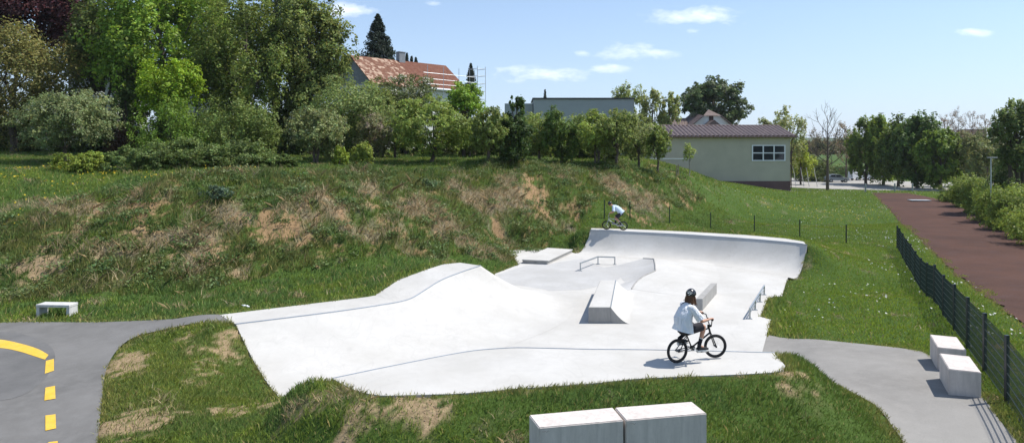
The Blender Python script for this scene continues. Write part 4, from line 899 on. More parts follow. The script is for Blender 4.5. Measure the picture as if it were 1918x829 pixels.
def bare(px, Yt, top, hw, label, seed=0, tr=.14, group=None, levels=5, base=None, buds=None, name='bare_tree', h0=.3, rmin=.012):
    rg = np.random.default_rng(seed+int(px)); x = (px-CX)/F0*Yt; g = H(x, Yt) if base is None else base; Ht = HC+(HZ-top)*Yt/F0-g; rx = hw*Yt/F0; mb = MB(); tips = []
    def grow(p, d, L, r, lv):
        n = 4; q = [p]; dd = d.copy()
        for i in range(n):
            dd = dd+rg.normal(0, .10, 3); dd[2] += .06; dd /= np.linalg.norm(dd); q.append(q[-1]+dd*L/n)
        mb.tube([tuple(a) for a in q], [r*(1-.42*i/n) for i in range(n+1)], 5 if lv < 2 else 3, cap=False)
        if lv >= levels: tips.extend(q[1:]); return
        for k in range(3 if lv < 3 else 4):
            i = rg.integers(1, n+1) if k else n; e = rg.normal(0, 1, 3); e -= dd*(e@dd); e /= np.linalg.norm(e); w = rg.uniform(.5, .95) if k else .3
            nd = dd*(1-w*.45)+e*w*.9; nd[2] += .12; nd /= np.linalg.norm(nd); grow(q[i], nd, L*rg.uniform(.58, .78), max(r*(.55 if k else .62), rmin), lv+1)
    t = tag(empty(name, (x, Yt, g)), label, 'tree', group)
    hh = Ht*h0; mb.tube([(0,0,-.2),(rg.normal(0,.03),0,hh*.5),(0,0,hh)], [tr*1.2, tr, tr*.85], 8)
    mb.tube([(0,0,hh),(.05,0,Ht*.6),(0,.03,Ht*.92)], [tr*.8, tr*.45, .015], 6)
    for i in range(13):
        z = hh+(Ht*.85-hh)*(i/12)**1.1; th = i*2.4+rg.normal(0,.3); up = .45+.8*i/12; d = np.array([math.cos(th), math.sin(th), up]); d /= np.linalg.norm(d)
        grow(np.array([0, 0, z]), d, rx*.80*(1-.5*i/12)*rg.uniform(.8, 1.15), tr*.42*(1-.5*i/12), 2)
    mb.build('trunk', M['bark'], t)
    if buds:
        tp = np.array(tips); pos = np.repeat(tp, buds[1], 0); pos += rg.normal(0, .16, pos.shape); n = len(pos); c = jitter(buds[0], n, rg, rg.normal(0, .1, n)); v, f, cc = leaf_quads(pos, rg.normal(0, 1, (n, 3)), buds[2], rg, c); link('crown', npmesh('crown', v, f, 4, {'col': cc}), M['leaf'], t)
    return t
DG, MG, BG, YG, PG, OL, SV = (.035,.070,.018), (.062,.112,.024), (.095,.165,.022), (.135,.205,.014), (.125,.175,.055), (.075,.098,.028), (.120,.155,.082)
G1 = 'tall trees behind the embankment'; G2 = 'orchard trees on the embankment'; G3 = 'bushes on the embankment'
# tall trees at the back left, in front of the glimpsed houses
tree(70, 66, -90, 150, 130, (.036,.014,.017), 'dark purple leaved tree, its crown cut off by the top left corner', group=G1, n=30000, nl=44, leaf=.28, tr=.35, lobe=.34, seed=1, inner=.45)
tree(25, 58, 40, 265, 135, (.078,.086,.026), 'big olive green tree at the far left, below the purple crown', group=G1, n=26000, nl=44, leaf=.19, tr=.3, lobe=.34, seed=2)
tree(300, 60, -80, 235, 125, (.085,.150,.020), 'tall broad maple with fresh bright green leaves at the back left', group=G1, n=26000, nl=44, leaf=.27, tr=.38, lobe=.32, seed=3, inner=.4)
tree(190, 62, -60, 240, 70, (.050,.075,.020), 'tall dark tree squeezed between the olive tree and the bright maple', group=G1, n=12000, nl=30, leaf=.25, tr=.3, lobe=.36, seed=33)
tree(315, 53, 98, 235, 66, (.095,.165,.012), 'small vivid yellow green tree in front of the bright maple', group=G1, n=13000, nl=30, leaf=.17, tr=.14, lobe=.34, shape='oval', seed=4)
tree(460, 58, -30, 255, 92, (.072,.108,.024), 'tall mid green tree right of the bright maple, crown touching the top edge', group=G1, n=26000, nl=44, leaf=.2, tr=.3, lobe=.32, seed=5)
tree(580, 61, -12, 225, 88, (.085,.118,.034), 'tall walnut tree standing left of the tiled house, rightmost of the tall group', group=G1, n=24000, nl=40, leaf=.25, tr=.3, lobe=.3, seed=6, inner=.35, depth=.9)
tree(400, 68, -60, 220, 90, (.060,.095,.022), 'tall tree filling the gap behind the bright maple and its right neighbour', group=G1, n=11000, nl=26, leaf=.28, tr=.3, lobe=.4, seed=7)
tree(515, 70, -60, 230, 90, (.055,.085,.024), 'tall dark tree behind the walnut tree', group=G1, n=11000, nl=26, leaf=.28, tr=.3, lobe=.4, seed=8)
tree(236, 57, 118, 262, 44, (.048,.078,.022), 'dark small tree between the silvery apple tree and the vivid yellow green tree', 'small_tree', G1, n=9000, nl=28, leaf=.18, tr=.14, lobe=.33, seed=311)
tree(534, 64, 150, 290, 44, (.058,.090,.026), 'shaded small tree between the tall mid green tree and the walnut tree', 'small_tree', G1, n=9000, nl=28, leaf=.2, tr=.14, lobe=.33, seed=312)
# bushes and small trees in front
tree(122, 47, 168, 296, 104, (.085,.118,.052), 'silvery green apple tree with a wide low crown above the rail fence', 'apple_tree', G2, n=20000, nl=42, leaf=.14, tr=.13, lobe=.30, seed=9, shape='oval', blossom=((.5,.52,.48), .05))
tree(30, 66, 215, 292, 50, (.060,.090,.030), 'dark green bush behind the rail fence', 'bush', G3, n=7000, nl=20, leaf=.14, trunk=False, seed=10)
tree(315, 48, 178, 300, 68, (.072,.132,.022), 'feathery fresh green bush below the vivid yellow green tree', 'bush', G3, n=14000, nl=34, leaf=.12, trunk=False, lobe=.32, seed=11)
tree(232, 52, 215, 300, 32, (.045,.030,.018), 'small dark reddish bush right of the silvery apple tree', 'bush', G3, n=4000, nl=16, leaf=.13, trunk=False, seed=12)
tree(455, 50, 170, 300, 78, (.072,.112,.030), 'large round mid green bush under the tall mid green tree', 'bush', G3, n=17000, nl=36, leaf=.14, trunk=False, lobe=.32, seed=13)
tree(392, 51, 200, 300, 50, (.055,.092,.024), 'dark green bush between the feathery bush and the large round bush', 'bush', G3, n=8000, nl=22, leaf=.14, trunk=False, seed=14)
tree(592, 47, 195, 302, 62, (.105,.138,.060), 'grey green apple tree with a dark forked trunk left of the meadow gap', 'apple_tree', G2, n=14000, nl=34, leaf=.13, tr=.10, lobe=.30, seed=15, multi=2)
tree(640, 52, 132, 300, 92, (.088,.130,.042), 'dense grey green tree below the left gable of the tiled house', 'small_tree', G2, n=17000, nl=38, leaf=.15, tr=.16, lobe=.32, seed=16)
tree(700, 50, 205, 298, 42, (.105,.122,.060), 'small apple tree with pinkish blossom beside the meadow gap', 'apple_tree', G2, n=8000, nl=24, leaf=.12, tr=.09, lobe=.33, seed=17, blossom=((.42,.33,.28), .18))
tree(676, 47, 262, 308, 26, (.105,.150,.030), 'low yellow green shoots at the foot of the blossom apple tree', 'bush', G3, n=4000, nl=14, leaf=.11, trunk=False, seed=18)
tree(638, 45, 268, 310, 18, (.105,.155,.022), 'narrow bright yellow green shrub right of the forked apple tree', 'bush', G3, n=2600, nl=10, leaf=.11, trunk=False, seed=19)
tree(758, 66, 134, 240, 72, (.060,.085,.030), 'dark hawthorn with white blossom in front of the tiled roof', 'hawthorn_tree', G2, n=13000, nl=32, leaf=.18, tr=.2, lobe=.33, seed=20, blossom=((.55,.55,.45), .16))
tree(868, 64, 156, 225, 50, (.095,.175,.020), 'bright green spreading tree right of the scaffold', 'small_tree', G2, n=11000, nl=30, leaf=.17, tr=.18, lobe=.32, seed=21)
tree(740, 58, 190, 285, 48, (.098,.135,.046), 'pale green apple tree behind the meadow gap', 'apple_tree', G2, n=10000, nl=28, leaf=.15, tr=.11, lobe=.33, seed=22)
ORT = G(808, 306)
def otree(px, basepy, top, bot, hw, col, label, **k):
    g = G(px, basepy); return tree(px, g[1], top, bot, hw, col, label, k.pop('name', 'apple_tree'), G2, **k)
otree(806, 305, 182, 298, 89, (.105,.158,.038), 'wide light green apple tree with a leaning dark trunk by the meadow gap', n=17000, nl=40, leaf=.15, tr=.15, lobe=.28, lean=.5, seed=23, inner=.2)
otree(915, 304, 196, 296, 50, (.085,.125,.034), 'apple tree with a dark trunk left of the dark dense tree', n=9000, nl=26, leaf=.15, tr=.14, lobe=.32, seed=24)
tree(880, 64, 205, 285, 52, (.095,.140,.044), 'pale apple tree set back between two dark trunks', 'apple_tree', G2, n=9000, nl=26, leaf=.16, tr=.12, lobe=.33, seed=25)
otree(957, 304, 214, 304, 50, (.030,.058,.016), 'dark dense tree with a narrow pointed top in the middle of the orchard', name='dark_tree', n=13000, nl=30, leaf=.16, tr=.13, lobe=.32, seed=26)
otree(966, 303, 159, 270, 27, (.040,.078,.020), 'slim dark shoot tree rising out of the dark dense tree', name='dark_tree', n=5000, nl=18, leaf=.15, tr=.09, lobe=.30, seed=27, shape='cone')
tree(1010, 62, 195, 290, 48, (.118,.168,.046), 'light yellow green apple tree right of the dark dense tree', 'apple_tree', G2, n=9000, nl=26, leaf=.15, tr=.12, lobe=.33, seed=28)
otree(1052, 305, 202, 300, 46, (.055,.098,.022), 'compact mid dark green tree left of the light orchard pair', n=10000, nl=28, leaf=.15, tr=.13, lobe=.32, seed=29)
otree(1118, 305, 199, 298, 48, (.128,.185,.040), 'light green upright orchard tree with a forked trunk', n=9000, nl=28, leaf=.15, tr=.11, lobe=.30, seed=30, multi=2)
tree(1085, 66, 208, 292, 40, (.110,.160,.045), 'pale orchard tree between the compact tree and the forked one', 'apple_tree', G2, n=7000, nl=24, leaf=.16, tr=.10, lobe=.33, seed=31)
otree(1155, 307, 201, 296, 48, (.098,.138,.040), 'orchard tree in front of the blue grey shed', n=9000, nl=28, leaf=.15, tr=.12, lobe=.30, seed=32)
otree(1196, 312, 211, 306, 46, (.110,.148,.052), 'orchard tree in front of the beige garden wall', n=8500, nl=28, leaf=.15, tr=.12, lobe=.30, seed=34)
tree(1232, 60, 232, 305, 30, (.085,.128,.030), 'rightmost orchard tree, its branches hanging over the hall wall', 'apple_tree', G2, n=6500, nl=22, leaf=.14, tr=.10, lobe=.32, seed=35)
tree(1160, 78, 215, 300, 60, (.080,.120,.035), 'green tree behind the orchard beside the flat building', 'small_tree', G2, n=7000, nl=24, leaf=.2, tr=.14, lobe=.33, seed=36)
# meadow saplings by the hall
g = G(1292, 330); tree(1292, g[1], 268, 308, 14, (.150,.210,.060), 'thin young tree standing in front of the hall wall', 'sapling', None, n=900, nl=10, leaf=.13, tr=.045, lobe=.4, seed=37, bark='bark_pale')
for px, top, lab in ((1267,311,'short dark stake left of the young tree'), (1270,308,'taller dark stake left of the young tree')):
    g = G(px, 331); t = tag(MB().tube([(0,0,-.1),(.03,0,(331-top)*g[1]/F0)], [.05,.04], 8).build('wooden_stake', M['wood']), lab, 'stake'); t.location = g
BL = [(-10,64,205,60,'dark bush behind the olive green tree'),(80,62,200,60,'dark bush behind the silvery apple tree, left of its middle'),(165,60,205,52,'dark bush behind the silvery apple tree, right of its middle'),(240,62,190,56,'dark bush behind the small reddish bush'),(330,60,200,58,'dark bush behind the feathery bush'),(405,62,195,56,'dark bush behind the trunks of the tall mid green tree'),(480,62,200,56,'dark bush behind the large round bush'),(545,60,205,46,'dark bush at the foot of the walnut tree'),(620,66,180,50,'dark bush behind the dense grey green tree'),(690,66,200,46,'dark bush behind the blossom apple tree')]
for i, (px, Y_, top, hw, lab) in enumerate(BL): tree(px, Y_, top, 300, hw, (.048,.075,.022), lab, 'bush', 'dark bushes under the tall trees', n=8500, nl=30, leaf=.2, trunk=False, lobe=.34, seed=120+i)
for i, (px, Y_, top, hw, lab) in enumerate(((1000,74,215,46,'green bush behind the light yellow green apple tree'),(1045,76,214,44,'green bush behind the compact orchard tree'),(1100,78,212,44,'green bush behind the forked orchard tree'),(850,74,205,46,'green bush behind the pale set back apple tree'),(905,72,212,46,'green bush behind the dark trunks'),(1195,84,222,40,'green bush behind the garden wall trees'))):
    tree(px, Y_, top, 300, hw, (.085,.125,.036), lab, 'bush', 'green bushes behind the orchard', n=7000, nl=26, leaf=.2, trunk=False, lobe=.34, seed=140+i)
UB = [(775,238,'low dark shrub behind the leaning apple trunk, on its left'),(842,236,'low dark shrub behind the leaning apple trunk, on its right'),(895,240,'low dark shrub left of the dark dense tree'),(1002,240,'low dark shrub right of the dark dense tree'),(1035,244,'low dark shrub behind the trunk of the compact orchard tree'),(1090,246,'low dark shrub between the compact and the forked orchard trees'),(1135,250,'low dark shrub right of the forked orchard tree')]
for i, (px, top, lab) in enumerate(UB): tree(px, 67, top, 304, 36, (.045,.070,.020), lab, 'bush', 'low dark shrubs between the orchard trunks', n=4500, nl=22, leaf=.17, trunk=False, lobe=.34, seed=160+i)
# bramble thicket and edge shrubs
for i, (px, w_, top, bt, Y_, col, lab) in enumerate(((250,76,266,340,37,(.060,.098,.032),'low bramble thicket right of the yellow green shrub'), (345,92,256,338,38,(.058,.092,.028),'tall part of the bramble thicket in the middle'), (440,88,262,336,39,(.060,.096,.030),'bramble thicket under the large round bush'), (515,62,282,332,40,(.055,.092,.026),'low tapering end of the bramble thicket beside the meadow'))):
    tree(px, Y_, top, bt, w_, col, lab, 'bramble_bush', 'bramble bushes along the embankment top', n=13000, nl=40, leaf=.11, trunk=False, lobe=.27, seed=40+i, shape='bush', depth=.8)
tree(150, 36.5, 280, 338, 52, (.090,.132,.022), 'yellow green shrub among yellow flowers at the left', 'bush', G3, n=9000, nl=28, leaf=.10, trunk=False, lobe=.30, seed=45)
g = G(405, 375); tree(405, g[1], 347, 376, 28, (.045,.075,.052), 'small blue green shrub alone on the brow of the slope', 'bush', None, n=2600, nl=14, leaf=.08, trunk=False, lobe=.36, seed=46)
g = G(800, 355); tree(800, g[1], 332, 354, 22, (.060,.100,.045), 'small spiky weed on the slope below the apple trees', 'weed', None, n=900, nl=10, leaf=.12, trunk=False, lobe=.4, seed=47, cat='weed')
tree(708, 60, 152, 290, 44, (.088,.125,.034), 'rounded green tree in front of the left gable of the tiled house', 'small_tree', G2, n=10000, nl=30, leaf=.16, tr=.12, lobe=.33, seed=222)
# conifers
conifer(708, 98, 27, 112, 36, (.018,.030,.022), 'tall dark spruce standing behind the tiled roof', n=15000, base=4.5, leaf=.34)
conifer(882, 125, 119, 175, 14, (.022,.036,.026), 'slim dark spruce right of the scaffold', n=6000, base=4, leaf=.3)
for i, (px, top) in enumerate(((762,100),(771,106),(779,108))): conifer(px, 125, top, 132, 6, (.020,.032,.022), ['tallest of three tiny spruces above the roof ridge','middle one of three tiny spruces above the roof ridge','rightmost of three tiny spruces above the roof ridge'][i], n=1500, group='tiny spruces above the ridge', base=4, leaf=.3)
conifer(1021, 150, 168, 200, 4, (.02,.034,.024), 'tiny spruce tip above the flat grey building', n=1200, base=4, leaf=.3)
# trees round the hall
tree(1337, 128, 142, 250, 63, (.042,.070,.026), 'big round dark chestnut tree behind the gabled house', 'chestnut_tree', None, n=26000, nl=52, leaf=.42, tr=.5, lobe=.27, seed=50, base=0, blossom=((.24,.26,.17), .25))
tree(1175, 122, 150, 260, 42, (.135,.180,.060), 'airy light green birch behind the flat grey building', 'birch_tree', 'light birches behind the orchard', n=5500, nl=34, leaf=.32, tr=.2, lobe=.25, seed=51, base=1)
tree(1222, 120, 165, 260, 26, (.150,.190,.066), 'narrow pale birch, the middle of the three', 'birch_tree', 'light birches behind the orchard', n=4200, nl=26, leaf=.32, tr=.2, lobe=.27, seed=52, base=1)
tree(1254, 120, 166, 260, 24, (.140,.182,.060), 'narrow pale birch beside the round chestnut tree', 'birch_tree', 'light birches behind the orchard', n=4200, nl=26, leaf=.32, tr=.2, lobe=.27, seed=53, base=1)
tree(1478, 116, 192, 335, 38, (.145,.180,.070), 'airy pale green tree rising behind the right corner of the hall', 'small_tree', None, n=5200, nl=44, leaf=.30, tr=.22, lobe=.2, seed=54)
tree(1428, 122, 222, 280, 34, (.120,.150,.065), 'low pale green tree showing just above the hall roof', 'small_tree', None, n=4200, nl=30, leaf=.32, tr=.2, lobe=.25, seed=55, base=0)
tree(1500, 119, 250, 334, 26, (.150,.205,.030), 'bright yellow green tree right beside the hall corner', 'small_tree', None, n=6500, nl=26, leaf=.26, tr=.15, lobe=.3, seed=56)
tree(1520, 132, 288, 334, 46, (.050,.075,.022), 'dark shady hedge behind the pale leaning posts', 'hedge', None, n=6500, nl=26, leaf=.28, trunk=False, lobe=.33, seed=57, cat='hedge')
g = G(1550, 356); bare(1550, g[1], 203, 46, 'bare tree with dark branches standing alone on the lawn edge', seed=5, tr=.22, levels=4, h0=.30)
bare(1585, 140, 243, 34, 'brownish half bare tree behind the silver car', seed=6, tr=.2, levels=4, h0=.25, buds=((.115,.098,.060), 3, .26), group='brownish half bare trees by the road')
bare(1604, 134, 262, 22, 'smaller brownish tree beside the white van', seed=7, tr=.12, levels=4, h0=.25, buds=((.120,.100,.062), 3, .22), group='brownish half bare trees by the road')
bare(1528, 150, 255, 34, 'brownish half bare tree behind the bare tree', seed=8, tr=.2, levels=4, h0=.25, buds=((.105,.098,.058), 2, .26), group='brownish half bare trees by the road')
GM = 'maples beside the running track'
for px, Y_, top, bt, hw, col, lab, n_ in ((1622,121,222,348,40,(.075,.125,.022),'leftmost maple of the dark row beside the track',12000), (1655,118,212,348,42,(.088,.142,.022),'light green maple, second in the dark row from the left',13000), (1683,114,222,352,40,(.062,.105,.020),'shaded maple in the middle of the dark row',10000),
        (1718,109,210,354,50,(.040,.078,.016),'tallest and darkest maple of the row',17000), (1762,104,246,358,48,(.072,.122,.020),'low round maple at the right end of the dark row',14000)):
    tree(px, Y_, top-3, bt, hw, col, lab, 'maple_tree', GM, n=int(n_*1.3), nl=48, leaf=.36, tr=.24, lobe=.25, seed=int(px), inner=.45)
for i, (px, Y_, top, hw) in enumerate(((1770,170,214,26),(1795,165,205,28),(1822,172,208,26),(1846,168,214,20))):
    bare(px, Y_, top, hw, ['bare grey tree left in the row above the low maple','tallest bare grey tree above the end of the dark row','bare grey tree beside the right orange block','bare grey tree close to the big tree at the right edge'][i], seed=20+i, tr=.2, levels=4, rmin=.03, buds=((.17,.15,.12), 2, .22), group='bare trees in the distance', h0=.3)
for i, (px, Y_, top, hw, col) in enumerate(((1792,112,262,40,(.090,.125,.045)),(1828,100,250,34,(.098,.122,.048)),(1808,130,236,36,(.105,.118,.062)),(1850,120,240,30,(.085,.110,.045)))):
    tree(px, Y_, top, 345, hw, col, ['pale bush tree right behind the low maple','loose olive tree left of the street lamp','greyish olive tree behind the low maple','loose green tree just left of the big right hand tree'][i], 'small_tree', 'loose trees behind the right hedge', n=6500, nl=34, leaf=.26, tr=.14, lobe=.26, seed=70+i)
tree(1905, 66, 182, 335, 52, (.068,.105,.030), 'big spreading tree at the right edge of the view', 'broad_tree', None, n=20000, nl=46, leaf=.2, tr=.22, lobe=.26, seed=75, multi=3)
tree(1985, 60, 195, 390, 70, (.045,.072,.022), 'dark tree partly outside the right edge', 'broad_tree', None, n=9000, nl=30, leaf=.24, tr=.2, lobe=.36, seed=76)
tree(1890, 72, 300, 372, 42, (.035,.058,.018), 'dark undergrowth below the big tree at the right edge', 'undergrowth', None, n=8000, nl=26, leaf=.2, trunk=False, lobe=.34, seed=77, cat='bush')
# hedge on the right of the track: a row of single shrubs
hp = [(1796,328,362,28,80),(1820,328,372,34,73),(1848,332,385,40,65),(1878,338,400,46,58),(1908,346,418,50,53),(1945,354,440,58,48),(1990,364,470,70,43)]
HL = ['farthest shrub of the right hand hedge','second farthest shrub of the right hand hedge','hedge shrub in front of the street lamp','hedge shrub just right of the street lamp','hedge shrub where the big right tree stands behind','hedge shrub cut by the right edge of the view','nearest hedge shrub, mostly outside the right edge']
for i, (px, top, bt, hw, Y_) in enumerate(hp):
    tree(px, Y_, top, bt+6, hw*1.3, (.092,.138,.026), HL[i], 'hedge_shrub', 'shrubs of the hedge along the track', n=15000, nl=44, leaf=.13, trunk=False, lobe=.3, seed=80+i, shape='bush', cat='shrub')
# wooded background that reads as one mass
rg = np.random.default_rng(99); n = 110000; bx = rg.uniform(20, 260, n); by = rg.uniform(158, 235, n); hz2 = 5.6+4.0*fbm(bx/14, by/14, s=5)
bz = -2+hz2*rg.uniform(.55, 1, n)**.6; c = jitter((.036,.044,.024), n, rg, (fbm(bx/9, by/9, s=6)-.5)*.9); v, f, cc = leaf_quads(np.stack([bx, by, bz], 1), rg.normal(0, 1, (n, 3))+np.array([0, -.3, .6]), .9, rg, c, .8)
tag(link('woodland', npmesh('woodland', v, f, 4, {'col': cc}), M['leaf']), 'mass of distant woodland beyond the road and the roofs', 'woodland', kind='stuff')
# ------------------------------------------------------------------ grass: single blades standing on the ground
def blades(name, n_try, ylo, yhi, hgt, wid, seed, dens_pow=1.0, xmul=.82):
    rg = np.random.default_rng(seed); t = rg.random(n_try); y = ylo+(yhi-ylo)*t**dens_pow; x = rg.uniform(-xmul, xmul, n_try)*(y+1.5)
    k = np.ones(n_try, bool)
    ed = .01+.10*noise(x*3, y*3, s=71)**2; er = .02+.42*sstep(.45, .8, noise(x*1.1, y*1.1, s=72))
    for q in hard: k &= ~(inpoly(x, y, q) & (dpoly(x, y, q) > (er if q is hard[3] else ed)))
    k &= ~((y > 97.5) & (x > 19) & (x < 41)); k &= ~((y > 106) & (x > 41)); x, y = x[k], y[k]
    so_ = soil(x, y); st = straw(x, y); emb = inpoly(x, y, EMB)
    k = rg.random(len(x)) > so_*.93; x, y, so_, st, emb = x[k], y[k], so_[k], st[k], emb[k]; n = len(x)
    z = height(x, y); dr = rg.random(n) < st*.85
    a = fbm(x*.35, y*.35, s=51); b = fbm(x*1.4, y*1.4, s=52); right = sstep(6, 10, x-.25*y+4)*(y > 15)
    dh = np.minimum.reduce([dpoly(x, y, q) for q in hard]); tall = .35+1.25*b+.5*(a-.5); tuft = sstep(.62, .85, noise(x*2.6, y*2.6, s=55)); tall = np.minimum(tall*(1+.7*tuft), np.where(emb, 2.4, 1.25))
    mown = right*(1-emb)*1.0
    h = hgt*rg.uniform(.5, 1.3, n)*np.where(emb, 1.45*tall, np.where(mown > .5, .55, .9*tall))*(.85+.15*sstep(0, .5, dh))
    h = np.where(dr, h*1.25, h)
    lean = rg.normal(0, 1, (n, 2))*np.where(dr, .75, .38)[:, None]*h[:, None]+np.array([.12, -.05])*h[:, None]
    th = rg.uniform(0, 6.283, n); w = wid*rg.uniform(.6, 1.4, n); c0 = np.stack([x, y, z-.015], 1); d = np.stack([np.cos(th), np.sin(th), np.zeros(n)], 1)*w[:, None]*.5
    tip = c0+np.stack([lean[:, 0], lean[:, 1], h], 1); midp = c0+np.stack([lean[:, 0]*.35, lean[:, 1]*.35, h*.58], 1)
    v = np.stack([c0-d, c0+d, midp+d*.75, tip, midp-d*.75], 1).reshape(-1, 3); f5 = np.arange(5*n).reshape(n, 5)
    g1, g2, g3 = np.array([.060,.105,.024]), np.array([.100,.148,.028]), np.array([.062,.112,.034])
    m_ = sstep(.35, .65, a)[:, None]; col = g1*(1-m_)+g2*m_; kk = (sstep(.45, .62, b)*(x < 4))[:, None]; col = col*(1-kk)+g3*kk
    eo = (emb*sstep(.35, .6, fbm(x*.8, y*.8, s=57)))[:, None]; col = col*(1-eo*.7)+np.array([.110,.118,.045])*eo*.7
    isl = np.exp(-((x+8.5)/3)**2-((y-16)/3.5)**2)[:, None]; col = col*(1-isl*.6)+np.array([.13,.15,.035])*isl*.6
    rr = (mown*(1-sstep(30, 60, y)*.0))[:, None]; col = col*(1-rr*.65)+np.array([.105,.165,.018])*rr*.65
    edge = (1-sstep(.05, .45, dh))[:, None]*.5; col = col*(1-edge)+np.array([.17,.165,.06])*edge
    col = col*rg.uniform(.65, 1.35, (n, 1)); yb = rg.random(n) < .07; col[yb] = np.array([.22,.20,.09])*rg.uniform(.7, 1.2, (yb.sum(), 1))
    col[dr] = (np.array([.205,.182,.118])*rg.uniform(.6, 1.3, (n, 1)))[dr]
    col = np.clip(col*np.array([2.1,1.9,1.65]), 0, .8); col = col*np.where(emb & ~dr, .80, 1)[:, None]; at5 = np.repeat(col, 5, 0); me = npmesh(name, v, f5, 5, {'col': at5})
    return tag(link(name, me, M['blade']), {'near_grass': 'short green grass round the front of the skate park', 'slope_grass': 'rough grass and dry straw on the embankment and lawn', 'far_grass': 'mown grass of the far lawn and meadow'}[name], 'grass', kind='stuff')
blades('near_grass', 330000, 8.2, 20, .115, .013, 1, .8)
blades('slope_grass', 520000, 19, 60, .17, .026, 2, .85)
blades('far_grass', 170000, 58, 112, .20, .06, 3, .8)
# broad-leaved weeds on the embankment
rg = np.random.default_rng(4); P_, N_, C_l, S_ = [], [], [], []
cnt = 0
while cnt < 520:
    x = rg.uniform(-30, 18); y = rg.uniform(25, 62)
    if not inpoly(np.array([x]), np.array([y]), EMB)[0] or abs(x) > .8*y: continue
    cnt += 1; s = rg.uniform(.18, .55)*(1.3 if rg.random() < .2 else 1); m_ = int(60*s/.3); p = rg.normal(0, 1, (m_, 3))*np.array([s, s, s*.5])*.55; p[:, 2] = abs(p[:, 2])
    P_.append(p+np.array([x, y, H(x, y)+.05])); N_.append(rg.normal(0, .6, (m_, 3))+np.array([0, 0, .8])); base = [(.045,.085,.030),(.065,.105,.040),(.040,.070,.022),(.085,.12,.055)][rg.integers(4)]; C_l.append(jitter(base, m_, rg, np.zeros(m_)))
v, f, cc = leaf_quads(np.vstack(P_), np.vstack(N_), .13, rg, np.vstack(C_l), .5)
tag(link('weeds', npmesh('weeds', v, f, 4, {'col': cc}), M['leaf']), 'broad leaved weeds scattered over the embankment', 'weeds', kind='stuff')
# dry stems lying on the slope
rg = np.random.default_rng(14); mb_v = []; mb_c = []
n = 9000; x = rg.uniform(-30, 18, n); y = rg.uniform(25, 62, n); k = inpoly(x, y, EMB) & (rg.random(n) < straw(x, y)*1.1); x, y = x[k], y[k]; n = len(x); z = height(x, y)
L = rg.uniform(.3, .9, n); th = rg.normal(-1.9, .7, n); d = np.stack([np.cos(th)*L, np.sin(th)*L, np.zeros(n)], 1); e = np.stack([x, y, z+.08], 1); e2 = e+d; e2[:, 2] = height(e2[:, 0], e2[:, 1])+rg.uniform(.05, .35, n); up = np.array([0, 0, .022])
v = np.stack([e, e2, e2+up*.5, e+up], 1).reshape(-1, 3); cc = np.repeat(np.array([.30,.255,.18])*rg.uniform(.6, 1.3, (n, 1)), 4, 0)
tag(link('dry_stems', npmesh('dry_stems', v, np.arange(4*n).reshape(n, 4), 4, {'col': cc}), M['blade']), 'dry bleached stems lying on the embankment', 'dry stems', kind='stuff')
# flowers
def flw(name, which, n_try, col, size, label, hgt):
    rg = np.random.default_rng(8 if which == 'white' else 9); y = rg.uniform(17, 108, n_try); x = rg.uniform(-.8, .82, n_try)*y
    k = rg.random(n_try) < flowers(x, y, which)
    for q in hard: k &= ~inpoly(x, y, q)
    x, y = x[k], y[k]; cl = noise(x*.8, y*.8, s=61) > .42; x, y = x[cl], y[cl]; n = len(x); z = height(x, y)+hgt*rg.uniform(.7, 1.2, n)
    v, f, cc = leaf_quads(np.stack([x, y, z], 1), rg.normal(0, .4, (n, 3))+np.array([0, -.3, 1]), size, rg, np.array(col)*rg.uniform(.8, 1.1, (n, 1)), 1.0)
    tag(link(name, npmesh(name, v, f, 4, {'col': cc}), M['leaf']), label, 'flowers', kind='stuff')
flw('daisies', 'white', 34000, (.68,.68,.64), .075, 'white daisies dotted over the lawn and along the track', .12)
flw('buttercups', 'yellow', 60000, (.62,.46,.03), .085, 'yellow flowers in the meadow grass', .22)
# pebbles and clods on the bare soil
rg = np.random.default_rng(6); mb = MB(); cnt = 0
for _ in range(6000):
    y = rg.uniform(9.5, 17); x = rg.uniform(-.72, .5)*y
    if cnt > 260: break
    if soil(np.array([x]), np.array([y]))[0] < .6 or any(inpoly(np.array([x]), np.array([y]), q)[0] for q in hard): continue
    cnt += 1; r = rg.uniform(.006, .022); mb.ball((x, y, H(x, y)+r*.3), (r, r*rg.uniform(.7, 1.2), r*.65), 6, 4)
tag(mb.build('clods', simple('clod', (.27,.20,.135), .95, 0, .3, 30)), 'small clods and stones on the bare soil of the mound', 'clods', kind='stuff')
# ------------------------------------------------------------------ bicycles and riders
M['rubber'] = simple('tyre_rubber', (.018,.018,.019), .75, 0, .15, 20); M['blackpaint'] = simple('black_frame_paint', (.012,.012,.014), .3, .1, .1, 5, 0, .5)
M['rim_black'] = simple('black_rim', (.03,.03,.032), .35, .5); M['silverframe'] = simple('silver_frame_paint', (.50,.52,.53), .3, .4, .1, 5, 0, .5)
M['skin'] = simple('skin', (.50,.27,.18), .55, 0, .08, 10); M['hair'] = simple('brown_hair', (.10,.048,.024), .6, 0, .35, 30, .2)
m = Mat('white_cotton', (.72,.74,.77), .9); a = m.noise(5, 5, .6); m.base(m.ramp(a, [(.3,(.66,.68,.72)),(.7,(.76,.77,.79))])); m.bump(m.noise(9, 3, .5, m.co((1.6,1.6,.6))), .9, .09); M['shirt'] = m.m
m = Mat('pale_blue_cotton', (.50,.60,.70), .9); m.bump(m.noise(9, 3, .5), .5, .04); M['shirt2'] = m.m
M['shorts'] = simple('dark_cloth', (.030,.028,.034), .9, 0, .2, 12); M['sock'] = simple('black_sock', (.015,.015,.02), .9); M['shoe'] = simple('black_canvas', (.02,.02,.022), .8); M['sole'] = simple('white_sole', (.62,.61,.58), .7)
